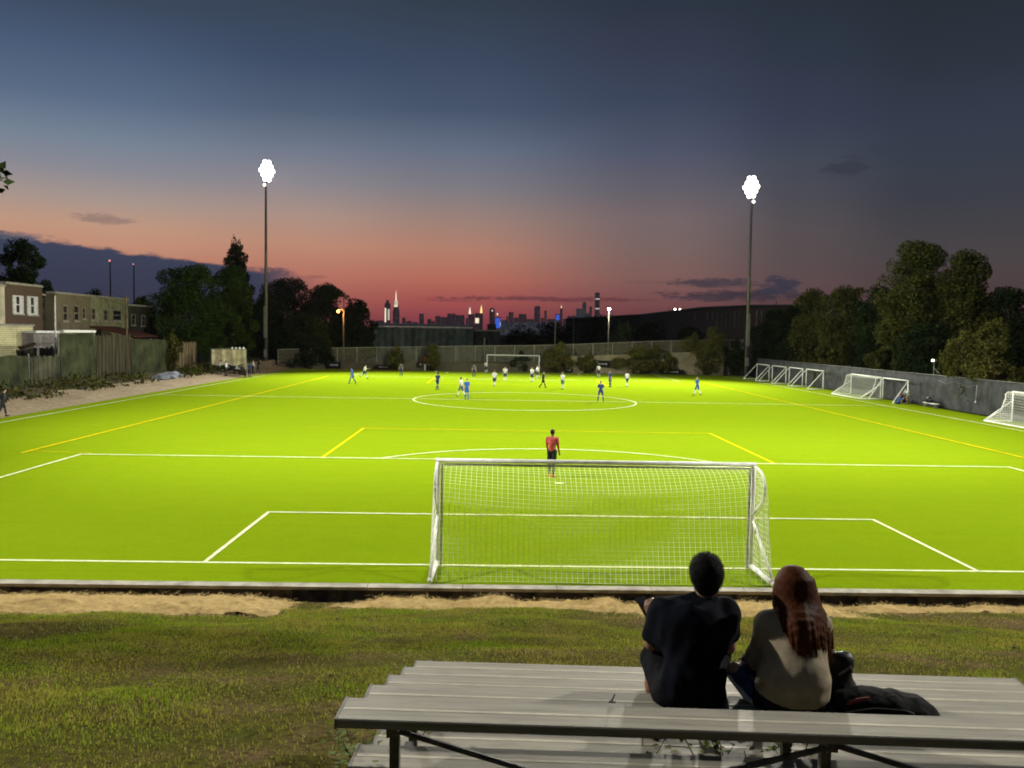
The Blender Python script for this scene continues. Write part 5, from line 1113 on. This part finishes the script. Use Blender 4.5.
# the team in the shelter
JK = [C_darkj, C_darkj, C_darkj, SKIN, H_dark, C_blackk]; JB = [C_navy, C_blackk, C_navy, SKIN_D, H_dark, C_blackk]; JW = [C_whitek, C_blackk, C_darkj, SKIN, H_brown, C_blackk]
SITP = dict(legs=(1.45, 1.35), knees=(1.4, 1.5), arms=(.5, .4), elbows=(.8, .9), lean=.15, leg=1, calf=1, slv2=0); STJ = dict(legs=(.05, -.06), knees=(.05, .05), leg=1, calf=1, slv2=0, arms=(.2, .1), elbows=(.8, .5)); LEANP = dict(legs=(.25, -.15), knees=(.1, .2), leg=1, calf=1, slv2=0, arms=(.5, .5), elbows=(1.0, 1.0), lean=.3)
GT = 'team people at the left shelter'
for px, py, Y, rz, kit, pose, sit, lab in [
    (219, 384, 77.0, -1.2, [C_whitek, C_darkj, C_darkj, SKIN, H_dark, C_blackk], LEANP, None, 'person in white and dark clothes bending at the left end of the shelter'),
    (226, 382, 76.3, -1.7, [C_whitek, C_darkj, C_darkj, SKIN, H_dark, C_blackk], STJ, None, 'person in white top standing second from the left before the shelter'),
    (231, 380, 79.8, -1.5, JB, SITP, .47, 'person in navy seated under the left of the pale cloth'),
    (236, 380, 79.9, -1.3, JW, SITP, .47, 'person in white top seated under the middle of the pale cloth'),
    (241, 380, 80.0, -1.6, JK, SITP, .47, 'person in dark clothes seated under the right of the pale cloth'),
    (245, 382, 76.5, -1.8, [C_beige, C_darkj, C_darkj, SKIN, H_brown, C_blackk], STJ, None, 'person in beige standing at the right part of the shelter'),
    (249.5, 382, 76.8, -2.0, JB, STJ, None, 'person in navy standing beside the beige person at the shelter'),
    (253, 379, 84.0, -1.4, JW, STJ, None, 'person in a white top standing just right of the shelter'),
    (258, 378, 86.5, -1.2, JK, LEANP, None, 'person in dark clothes farthest right of the shelter group')]:
    p = atY(px, py, Y); person(p[0], Y, .0 if p[0] > -31.6 else float(left_bank(p[0], Y)), rz, lab, kit, pose, GT, 1.74, .03, sit)
p = atZ(7, 417, 0); person(p[0]-.25, p[1], 0, -1.2, 'person in black clothes leaning as they walk along the gravel at the left edge', JK, dict(STJ, side=-.28, lean=.1, legs=(.25, -.2), knees=(.1, .3)), None, 1.74, .026)
# two people on the right by the goal
p = atZ(909, 404.5, 0); person(p[0], p[1], 0, 1.9, 'person in a white shirt crouching over bags beside the right hand goal', [C_whitek, C_beige, C_beige, SKIN, H_dark, C_blackk], dict(legs=(1.5, .5), knees=(1.9, 1.6), arms=(.9, .8), elbows=(.5, .6), lean=.6, leg=1, calf=3, drop=.3), None, 1.76, .024)
p = atZ(898.5, 404, 0); person(p[0], p[1], 0.0, 1.3, 'person in blue sitting on the turf beside the right hand goal', [C_blue, C_navy, SKIN, SKIN, H_dark, C_blackk], dict(legs=(1.5, 1.35), knees=(1.0, 1.2), arms=(-.4, -.4), elbows=(.1, .1), lean=-.15, calf=3), None, 1.74, .024, .08)
p = atZ(917, 403.5, 0); b = Blob().ell((33.3, p[1], .24), (.35, .55, .28), k=.1).ell((33.35, p[1]+.5, .36), (.22, .3, .34), k=.1); tag(b.mesh('sports_bag', .04, [M_black], disp=lambda P: (fbm(P, 5, 2)-.5)*.06), 'heap of black sports bag on the turf right of the crouching person', 'bag')
p = atZ(557, 480, 0)
for px, py, lab in [(436, 372.8, 'small white ball near the far touchline left of the far goal')]:
    q = atZ(px, py, 0); tag(MB().ball((q[0], q[1], .12), .11, 12, 8).build('football', C_sockw, None, True), lab, 'ball')

# ------------------------------------------------------------------ the couple on the bleacher
SK_M = mat('skin_man', (.28, .14, .085), .5, var=.08, vscale=14, spec=.4); SK_W = mat('skin_woman', (.50, .32, .24), .5, var=.06, vscale=14, spec=.4)
T_navy = mat('navy_tshirt', (.005, .006, .0105), .9, var=.18, vscale=12, bump=.25, bscale=220, spec=.05); T_short = mat('charcoal_shorts', (.008, .008, .010), .9, var=.2, vscale=14, bump=.25, bscale=200, spec=.05)
T_knit = mat('beige_knit', (.38, .31, .215), .95, var=.10, vscale=10, bump=.4, bscale=170, spec=.15); T_trous = mat('black_trousers', (.010, .010, .013), .9, var=.2, vscale=12, spec=.2); T_denim = mat('blue_canvas', (.035, .07, .16), .85, var=.2, vscale=25, bump=.4, bscale=160)
HAIR_M = mat('black_short_hair', (.005, .0045, .0045), .7, var=.3, vscale=60, bump=.6, bscale=160, spec=.1); 
def hair_mat(name, c1, c2):
    m = bpy.data.materials.new(name); m.use_nodes = True; n = NT(m.node_tree); b = n.n['Principled BSDF']; tcn = n.node('ShaderNodeTexCoord'); mp = n.node('ShaderNodeMapping'); mp.inputs['Scale'].default_value = (70, 70, 3); n.l.new(tcn.outputs['Object'], mp.inputs[0])
    f = n.noise(mp.outputs[0], 1.6, 4); n.l.new(n.ramp(f, [(.3, c1), (.7, c2)]), b.inputs['Base Color']); b.inputs['Roughness'].default_value = .6; b.inputs['Specular IOR Level'].default_value = .06
    bp = n.node('ShaderNodeBump'); bp.inputs['Strength'].default_value = .4; bp.inputs['Distance'].default_value = .006; n.l.new(f, bp.inputs['Height']); n.l.new(bp.outputs[0], b.inputs['Normal']); return m
HAIR_S = hair_mat('auburn_strands', (.135, .040, .010), (.06, .017, .005)); HAIR_W = hair_mat('auburn_hair', (.075, .021, .006), (.036, .010, .0035))
def hand(b, wrist, dirv, palm_n, s=1.0, curl=.5, m=0):
    """palm, four unequal bent fingers and a thumb leaving the side of the palm"""
    d = np.array(dirv, float); d /= np.linalg.norm(d); nrm = np.array(palm_n, float); nrm -= d*(nrm@d); nrm /= np.linalg.norm(nrm); side = np.cross(d, nrm)
    pc = wrist+d*.05*s
    for q in (-1.2, 0, 1.2): b.cap(wrist+side*.014*q*s+d*.01*s, wrist+d*.088*s+side*.020*q*s, .015*s, .014*s, m=m, k=.02)
    for i, (ln, off) in enumerate(((.072, -1.5), (.082, -.5), (.076, .5), (.060, 1.5))):
        base = wrist+d*.088*s+side*.0185*off*s; a = curl*.6; p1 = base+(d*math.cos(a)+nrm*math.sin(a))*ln*.5*s; a2 = curl*1.6; p2 = p1+(d*math.cos(a2)+nrm*math.sin(a2))*ln*.5*s
        b.cap(base, p1, .0092*s, .0085*s, m=m, k=.006); b.cap(p1, p2, .0085*s, .007*s, m=m, k=.006)
    t0 = wrist+d*.03*s-side*.026*s; t1 = t0+(d*.6-side*.7+nrm*.35)*.042*s; t2 = t1+(d*.8-side*.1+nrm*.6)*.035*s
    b.cap(t0, t1, .013*s, .011*s, m=m, k=.012); b.cap(t1, t2, .011*s, .008*s, m=m, k=.006)
def head(b, c, fwd, m=0, k_=1.0):
    fwd = np.array(fwd, float); fwd /= np.linalg.norm(fwd); upv = np.array([0, 0, 1.]); sd = np.cross(fwd, upv); sd /= np.linalg.norm(sd); upv = np.cross(sd, fwd); Rm = np.stack([sd, fwd, upv], 1)
    L_ = lambda x, y, z: c+Rm@(np.array([x, y, z])*k_)
    b.ell(L_(0, -.012, .03), (.076*k_, .096*k_, .092*k_), m, .03, Rm); b.ell(L_(0, .03, -.05), (.055*k_, .062*k_, .068*k_), m, .04, Rm)
    b.cap(L_(0, .088, .005), L_(0, .112, -.028), .010, .014, m=m, k=.015); b.cap(L_(-.03, .086, .028), L_(.03, .086, .028), .012, m=m, k=.02)
    for q in (-1, 1):
        b.ell(L_(q*.031, .080, .008), (.013, .010, .011), m, .006, Rm); b.ell(L_(q*.078, -.005, -.008), (.011, .021, .031), m, .010, Rm)
    b.cap(L_(-.02, .086, -.064), L_(.02, .086, -.064), .007, m=m, k=.008); b.ell(L_(0, .078, -.098), (.02, .02, .018), m, .02, Rm)
    return L_
def folds(sc, amp, dirv=(1, 1, 1)):
    return lambda P: (fbm(P*np.array(dirv), sc, 3)-.5)*amp
# ----- man
mo = atZ(690, 712, SEATZ-.2); mo[2] = SEATZ-.2
man = empty('person', mo, 0, 'man in navy t-shirt seated on the bleacher with his back turned, holding a phone', 'person', 'seated couple')
O = mo; Pm = lambda px, py, Y: atY(px, py, Y)-O
hipc = Pm(689, 694, -14.72); chest = Pm(694, 642, -14.62); upc = Pm(697, 617, -14.56); nb = Pm(702.5, 604.5, -14.53); hc = Pm(706, 577, -14.47)
shl = Pm(661.5, 612, -14.52); shr = Pm(727.5, 613, -14.52); ell_ = Pm(652.5, 643, -14.46); elr = Pm(728, 647, -14.36); wrl = Pm(651.5, 619, -14.18); wrr = Pm(706, 652, -14.08)
hl = hipc+np.array([-.085, .02, -.01]); hr = hipc+np.array([.085, .02, -.01]); knl = Pm(653, 668, -14.36); knr = Pm(716, 668, -14.28); knl[2] = .13; knr[2] = .13
FOOT1 = SEATZ-.2-.40-O[2]
anl = np.array([knl[0]+.03, -14.36-O[1]+.02, FOOT1+.09]); anr = np.array([knr[0]-.02, -14.33-O[1], FOOT1+.09])
b = Blob()
b.cap(hl, hr, .11, k=.05).cap(hipc+np.array([0, 0, .04]), chest, .125, .135, k=.06).ell(chest+np.array([0, 0, .04]), (.165, .115, .17), k=.06).cap(shl*.86+shr*.14, shr*.86+shl*.14, .062, k=.06).cap(nb-np.array([0, .01, .06]), hc+np.array([0, -.02, -.06]), .066, .062, k=.04)
for s_, e_, w_ in ((shl, ell_, wrl), (shr, elr, wrr)): b.cap(s_, e_, .052, .042, k=.04).cap(e_, w_, .042, .029, k=.03)
for h_, k_, a_ in ((hl, knl, anl), (hr, knr, anr)): b.cap(h_, k_, .09, .06, k=.04).cap(k_, k_*.55+a_*.45, .056, .055, k=.03).cap(k_*.55+a_*.45, a_, .055, .038, k=.03).cap(a_+np.array([0, -.04, -.04]), a_+np.array([0, .15, -.055]), .035, .03, k=.03)
fw_ = (.10, 1, -.22); LH = head(b, hc, fw_, 0, 1.07)
hand(b, wrl, (-.10, .35, .8), (.5, .8, -.1), 1.0, .9); hand(b, wrr, (-.6, .7, -.1), (-.3, -.2, -.9), 1.0, .5)
b.mesh('body', .010, [SK_M], man)
# t-shirt
c_ = Blob(); dn = np.array([0, 0, -1.])
c_.cap(hipc+np.array([-.05, -.01, .0]), hipc+np.array([.05, -.01, .0]), .145, k=.06).cap(hipc+np.array([0, -.01, .10]), chest, .155, .160, k=.07).ell(chest+np.array([0, -.005, .06]), (.215, .14, .18), k=.07)
c_.cap(shl*.94+shr*.06, shr*.94+shl*.06, .074, k=.07).cap(upc+np.array([-.03, 0, .03]), nb+np.array([0, -.01, .012]), .105, .082, k=.07)
c_.cap(nb+np.array([-.03, -.012, .030]), nb+np.array([.03, -.012, .030]), .066, k=.015)
slv = []
for s_, e_ in ((shl, ell_), (shr, elr)):
    d = (e_-s_)/np.linalg.norm(e_-s_); slv.append((s_, d)); c_.cap(s_, s_+d*.20, .072, .074, k=.075)
for s_, q in ((shl, 1), (shr, -1)): c_.cap(s_+np.array([q*.045, 0, -.03]), s_+np.array([q*.055, 0, -.16]), .085, k=.08)
def cut_shirt(P):
    g = np.full(P.shape[:-1], -1.)
    for s_, d in slv:
        t_ = (P-s_)@d-.195; far = np.linalg.norm(P-(s_+d*.22), axis=-1)-.13; g = np.maximum(g, np.where(far < 0, t_, -1.))
    nk = np.minimum(1., (P-(nb+np.array([0, 0, .062])))@np.array([0, -.25, .97])); g = np.maximum(g, np.where(np.linalg.norm(P-nb, axis=-1) < .16, nk, -1.))
    return np.maximum(g, -(P[..., 2]+.015))
def man_folds(P):
    q = P.copy(); w1 = np.sin((P[..., 2]*.9+P[..., 0]*.55+.35*fbm(P, 5, 2))*48); am = np.clip((.36-P[..., 2])/.36, 0, 1)
    w2 = np.sin((P[..., 0]-.5*P[..., 2]+.4*fbm(P, 4, 2))*38); return .0042*w1*am+.0030*w2+(fbm(P, 9, 3)-.5)*.016
c_.mesh('t_shirt', .0095, [T_navy], man, disp=man_folds, cut=cut_shirt)
s_ = Blob().cap(hl+np.array([.01, -.03, -.005]), hr+np.array([-.01, -.03, -.005]), .135, k=.05)
for h_, k_ in ((hl, knl), (hr, knr)): s_.cap(h_, h_*.12+k_*.88, .118, .098, k=.05)
s_.mesh('shorts', .011, [T_short], man, disp=folds(9, .024), cut=lambda P: -(P[..., 2]-.004))
hb_ = Blob(); Rm = None
hb_.ell(LH(0, -.020, .040), (.096, .111, .103), k=.02).ell(LH(0, -.045, -.005), (.088, .080, .085), k=.03).cap(LH(-.024, -.066, -.060), LH(.024, -.066, -.060), .036, k=.03)
hb_.mesh('hair', .007, [HAIR_M], man, disp=lambda P: (fbm(P, 110, 2)-.5)*.007+(fbm(P, 14, 2)-.5)*.006, cut=lambda P: (P-LH(0, .055, .03))@np.array([0, .75, -.66]))
hm = [c for c in man.children if c.name.startswith('hair')][0]; n_ = len(hm.data.vertices); hv = np.empty(n_*3, np.float32); hm.data.vertices.foreach_get('co', hv); hv = hv.reshape(-1, 3)
hn = np.empty(n_*3, np.float32); hm.data.vertices.foreach_get('normal', hn); hn = hn.reshape(-1, 3); pick = RNG.integers(0, n_, 7000); hd_ = hn[pick]+RNG.normal(0, .55, (7000, 3)); hd_ /= np.linalg.norm(hd_, axis=1)[:, None]; hs_ = np.cross(hd_, RNG.normal(size=(7000, 3))); hs_ /= np.linalg.norm(hs_, axis=1)[:, None]
hp_ = hv[pick]+RNG.normal(0, .003, (7000, 3)); hl_ = (.006+.009*RNG.random(7000))[:, None]; HV = np.stack([hp_-hs_*.0009, hp_+hs_*.0009, hp_+hd_*hl_], 1).reshape(-1, 3); fast_mesh('strands', HV, np.arange(len(HV)).reshape(-1, 3), HAIR_M, hm)
for a_, nm in ((anl, 'sneaker'), (anr, 'sneaker')):
    Blob().cap(a_+np.array([0, -.045, -.045]), a_+np.array([0, .17, -.06]), .046, .04, k=.03).cap(a_+np.array([0, -.03, -.01]), a_+np.array([0, -.02, .03]), .048, k=.03).mesh(nm, .011, [M_black], man, cut=lambda P: -(P[..., 2]-FOOT1-.003))
# the phone in his raised hand
ph = wrl+O+np.array([-.030, .065, .055])
phone = empty('phone', ph, R(28), 'dark phone held up in the left hand of the man', 'phone')
bd = MB().box((0, 0, 0), (.076, .009, .155), rx=R(-52)).build('body', M_black, phone, bevel=.0035)
MB().box((0, -.0042, .0054), (.068, .003, .142), rx=R(-52)).build('screen', mat('phone_screen', (.02, .022, .026), .15, var=0, spec=.6), bd)
# ----- woman
wo_ = atZ(788, 717, SEATZ-.2); wo_[2] = SEATZ-.2
wom = empty('person', wo_, 0, 'woman with long red brown hair and beige jumper seated beside the man', 'person', 'seated couple')
O = wo_; hipc = Pm(790, 699, -14.76); chest = Pm(793, 645, -14.67); nb = Pm(794, 611, -14.60); hc = Pm(792.5, 589.5, -14.56)
shl = Pm(768, 624, -14.62); shr = Pm(818, 624, -14.62); ell_ = Pm(757.5, 657, -14.54); elr = Pm(824, 657, -14.50); wrl = Pm(766, 669, -14.30); wrr = Pm(808, 668, -14.24)
hl = hipc+np.array([-.085, .02, 0]); hr = hipc+np.array([.085, .02, 0]); knl = Pm(768, 684, -14.30); knr = Pm(812, 676, -14.28); knl[2] = .14; knr[2] = .13
anl = Pm(736, 672, -14.58); anr = np.array([knr[0], -14.32-O[1], FOOT1+.09])
b = Blob(); b.cap(hl, hr, .105, k=.05).cap(hipc+np.array([0, 0, .04]), chest, .115, .12, k=.06).ell(chest+np.array([0, 0, .04]), (.14, .105, .15), k=.06).cap(shl, shr, .05, k=.05).cap(nb-np.array([0, .01, .05]), hc+np.array([0, -.01, -.06]), .052, .047, k=.04)
for s1, e_, w_ in ((shl, ell_, wrl), (shr, elr, wrr)): b.cap(s1, e_, .044, .036, k=.04).cap(e_, w_, .036, .025, k=.03)
for h_, k_, a_ in ((hl, knl, anl), (hr, knr, anr)): b.cap(h_, k_, .085, .055, k=.04).cap(k_, k_*.55+a_*.45, .052, .05, k=.03).cap(k_*.55+a_*.45, a_, .05, .036, k=.03)
fdir = Pm(757, 699, -14.74)-anl; fdir /= np.linalg.norm(fdir)
b.cap(anl+np.array([-.02, 0, .03]), anl+fdir*.14, .034, .028, k=.03).cap(anr+np.array([0, -.03, -.04]), anr+np.array([0, .14, -.055]), .034, .028, k=.03)
LW = head(b, hc, (-.05, 1, -.12)); hand(b, wrl, (.7, .6, -.1), (0, -.2, -.9), .92, .5); hand(b, wrr, (-.7, .6, -.1), (0, -.2, -.9), .92, .5)
b.mesh('body', .010, [SK_W], wom)
c_ = Blob(); c_.cap(hipc+np.array([-.045, -.02, .055]), hipc+np.array([.055, -.02, .055]), .150, k=.07).cap(hipc+np.array([-.025, -.02, .15]), chest+np.array([-.01, 0, 0]), .158, .150, k=.08).cap(hipc+np.array([.05, -.02, .15]), chest+np.array([.03, 0, 0]), .150, .145, k=.08).ell(chest+np.array([0, 0, .05]), (.185, .135, .16), k=.07).cap(shl, shr, .066, k=.06).cap(nb+np.array([0, 0, -.05]), nb+np.array([0, -.005, .0]), .09, .066, k=.05)
for s1, e_, w_ in ((shl, ell_, wrl), (shr, elr, wrr)): c_.cap(s1, e_, .066, .066, k=.05).cap(e_, w_*.9+e_*.1, .062, .046, k=.05)
def wcut(P):
    hem = (hipc[2]+.012)+.9*(P[..., 0]-hipc[0]-.02)**2-P[..., 2]; nk = np.where(np.linalg.norm(P-nb, axis=-1) < .16, (P[..., 2]-(nb[2]+.028)), -1.); return np.maximum(np.where(P[..., 1] < hipc[1]+.12, hem, -1.), nk)
def wom_folds(P):
    w1 = np.sin((P[..., 2]*.8+P[..., 0]*.7+.4*fbm(P, 4, 2))*36); am = np.clip((.30-P[..., 2])/.3, 0, 1); return .0045*w1*am+(fbm(P, 8, 3)-.5)*.020
c_.mesh('jumper', .0095, [T_knit], wom, disp=wom_folds, cut=wcut)
s_ = Blob().cap(hl+np.array([0, -.03, -.01]), hr+np.array([0, -.03, -.01]), .132, k=.05)
thl = Pm(757, 707, -14.62)
s_.cap(hl, thl, .115, .085, k=.05).cap(thl, knl, .085, .078, k=.05).cap(knl, knl*.3+anl*.7, .074, .055, k=.04).cap(hr, knr, .112, .075, k=.05).cap(knr, knr*.15+anr*.85, .07, .06, k=.04)
s_.mesh('trousers', .011, [T_trous], wom, disp=folds(10, .018), cut=lambda P: np.where(P[..., 1] < .36, -(P[..., 2]-.004), -1.))
sh_ = Blob().cap(anl+fdir*.015, anl+fdir*.06, .050, .050, k=.03).cap(anl+fdir*.06, anl+fdir*.19, .050, .040, k=.03).cap(anl+np.array([.02, .0, -.02]), anl+np.array([.04, .02, .0]), .045, k=.03)
so = sh_.mesh('sneaker', .008, [T_denim], wom)
sd_ = np.array([-fdir[2], 0, fdir[0]]); sd_ /= np.linalg.norm(sd_)
if sd_[2] > 0: sd_ = -sd_
sl = Blob()
for f in np.linspace(-.015, .215, 10): sl.cap(anl+fdir*f+sd_*(.043-.6*max(0, f-.15))+np.array([0, -.046, 0]), anl+fdir*f+sd_*(.043-.6*max(0, f-.15))+np.array([0, .045, 0]), .015, k=.012)
sl.mesh('sole', .007, [mat('white_rubber', (.62, .60, .54), .7, var=.1)], so)
Blob().cap(anr+np.array([0, -.045, -.045]), anr+np.array([0, .16, -.06]), .044, .038, k=.03).mesh('sneaker', .011, [T_denim], wom, cut=lambda P: -(P[..., 2]-FOOT1-.003))
# long hair: a cap and many locks falling down the back and over to the right
hr_ = Blob(); hr_.ell(LW(0, -.018, .036), (.106, .116, .112), k=.03).ell(LW(0, -.055, -.03), (.104, .074, .12), k=.04).ell(LW(.012, -.075, -.13), (.105, .06, .12), k=.05)
rr = random.Random(4); LOCKS = []
for i in range(66):
    u = (i % 22)/21; lay = i//22; ang = math.pi*(1.0+1.0*u); a0_ = LW(.092*math.cos(ang), -.02+.09*math.sin(ang), .055-.03*lay)
    mid1 = LW(.108*math.cos(ang), -.03+.096*math.sin(ang), -.07)
    x1 = 778+42*u**.95; mid2 = Pm(x1+9*u, 622, -14.60-.19*math.sin(math.pi*min(1, u*.9+.1))-.02*lay)
    x2 = 779+55*u**.9; endy = 664-16*(1-u)**2.2-12*max(0, u-.78)/.22+rr.uniform(-5, 3); end = Pm(x2+rr.uniform(-2.5, 2.5), endy, -14.67-.185*math.sin(math.pi*min(1, u*.85+.12))-.012*lay)
    pts = resample([a0_, mid1, (mid1+mid2)/2+np.array([rr.uniform(-.005, .005), -.012, 0]), mid2, (mid2+end)/2+np.array([rr.uniform(-.010, .010), -.01, 0]), end], 9); kk = np.array([.25, .5, .25])
    pts[1:-1] = np.stack([np.convolve(pts[:, j], kk, 'valid') for j in range(3)], 1)
    rad = np.array([.017, .019, .018, .017, .016, .015, .013, .009, .004])*rr.uniform(.75, 1.1)
    LOCKS.append((pts, rad))
    for j in range(8): hr_.cap(pts[j], pts[j+1], rad[j], rad[j+1], k=(.03, .026, .022, .016, .012, .009, .008, .006)[j])
hobj = hr_.mesh('hair', .0065, [HAIR_W], wom, disp=lambda P: (fbm(P*np.array([1, 1, .08]), 110, 2)-.5)*.005)
SV = []
for pts, rad in LOCKS:
    for _ in range(44):
        o_ = RNG.normal(0, 1, 3); o_ /= np.linalg.norm(o_); off = o_[None, :]*(rad*RNG.uniform(.85, 1.25))[:, None]; p_ = pts+off+RNG.normal(0, .0015, pts.shape); p_[-1] += RNG.normal(0, .012, 3)+np.array([0, 0, -.012]); p_ = resample(p_, 12)
        wv_ = np.cross(p_[-1]-p_[0], o_); wv_ = wv_/(np.linalg.norm(wv_)+1e-9)*.0008; tp_ = np.linspace(1, .25, 12)[:, None]; SV.append(np.stack([p_-wv_*tp_, p_+wv_*tp_], 1))
SV = np.array(SV); ns = len(SV); idx_ = np.arange(ns*24).reshape(ns, 12, 2); SF = np.stack([idx_[:, :-1, 0], idx_[:, :-1, 1], idx_[:, 1:, 1], idx_[:, 1:, 0]], -1).reshape(-1, 4); fast_mesh('strands', SV.reshape(-1, 3), SF, HAIR_S, hobj)
lf = atZ(612, 704, SEATZ); tag(MB().prism([(-.02, -.008), (.012, -.014), (.022, .002), (.004, .016), (-.014, .012)], .010, .013, 'Z').box((.004, 0, .03), (.006, .006, .05), ry=.4).build('dead_leaf', M_black), 'small dark dead leaf lying on the top plank of the bleacher', 'leaf'); bpy.data.objects['dead_leaf'].location = (lf[0], lf[1], SEATZ)
# ----- bags beside them
c = atZ(837, 705, SEATZ-.2); bz = SEATZ-.2; bag = Blob(); cx, cy = atY(839.5, 690, -14.66)[0], -14.66
bag.cap((cx-.02, cy, bz+.06), (cx+.01, cy, bz+.20), .075, .062, k=.05).cap((cx-.03, cy-.02, bz+.055), (cx+.03, cy+.02, bz+.055), .07, k=.05).cap((cx-.02, cy, bz+.22), (cx+.03, cy, bz+.24), .042, .03, k=.05)
bo = bag.mesh('shoulder_bag', .009, [mat('black_leather', (.008, .0075, .0075), .5, var=.2, vscale=10, bump=.4, bscale=60, spec=.25)], disp=folds(12, .03), cut=lambda P: -(P[..., 2]-bz-.002)); tag(bo, 'black upright shoulder bag wedged beside the woman', 'bag')
MB().tube([(cx-.04, cy-.08, bz+.17), (cx-.01, cy-.095, bz+.20), (cx+.02, cy-.085, bz+.22), (cx+.045, cy-.06, bz+.18)], .008, 6).build('clasp_strap', mat('grey_strap', (.20, .19, .17), .6, var=.2), bo)
bp_ = Blob(); a = atZ(845, 716, bz); e = atZ(930, 720, bz); 
def Q(px, py, Y): return atY(px, py, Y)
for px, py, Y, rx, rz_ in [(858, 711, -14.86, .13, .075), (880, 710, -14.88, .15, .085), (903, 712, -14.90, .13, .07), (920, 717, -14.91, .085, .045), (845, 716, -14.84, .06, .04)]:
    q = Q(px, py, Y); bp_.ell((q[0], Y, bz+rz_*.72), (rx, .13, rz_), k=.06)
bo2 = bp_.mesh('backpack', .0095, [mat('black_nylon', (.007, .007, .008), .8, var=.25, vscale=10, bump=.3, bscale=150, spec=.08)], disp=folds(11, .035), cut=lambda P: -(P[..., 2]-bz-.002)); tag(bo2, 'black backpack with a dull red stripe lying flat on the bleacher', 'backpack')
s0 = [Q(847, 704.5, -14.95), Q(857, 700.5, -14.97), Q(870, 697.5, -14.96)]
sm = MB()
for i in range(2): pass
sm.tube(resample(s0, 8), [.006, .011, .012, .012, .011, .010, .008, .004], 6); sm.build('red_stripe', mat('dull_red_webbing', (.22, .05, .045), .8, var=.15), bo2)
zp = MB(); zp.tube(resample([Q(846, 712, -15.0), Q(875, 708, -15.02), Q(905, 710, -15.02), Q(930, 720, -15.0)], 14), .004, 5); zp.build('zip', mat('grey_strap', (.20, .19, .17), .6), bo2)
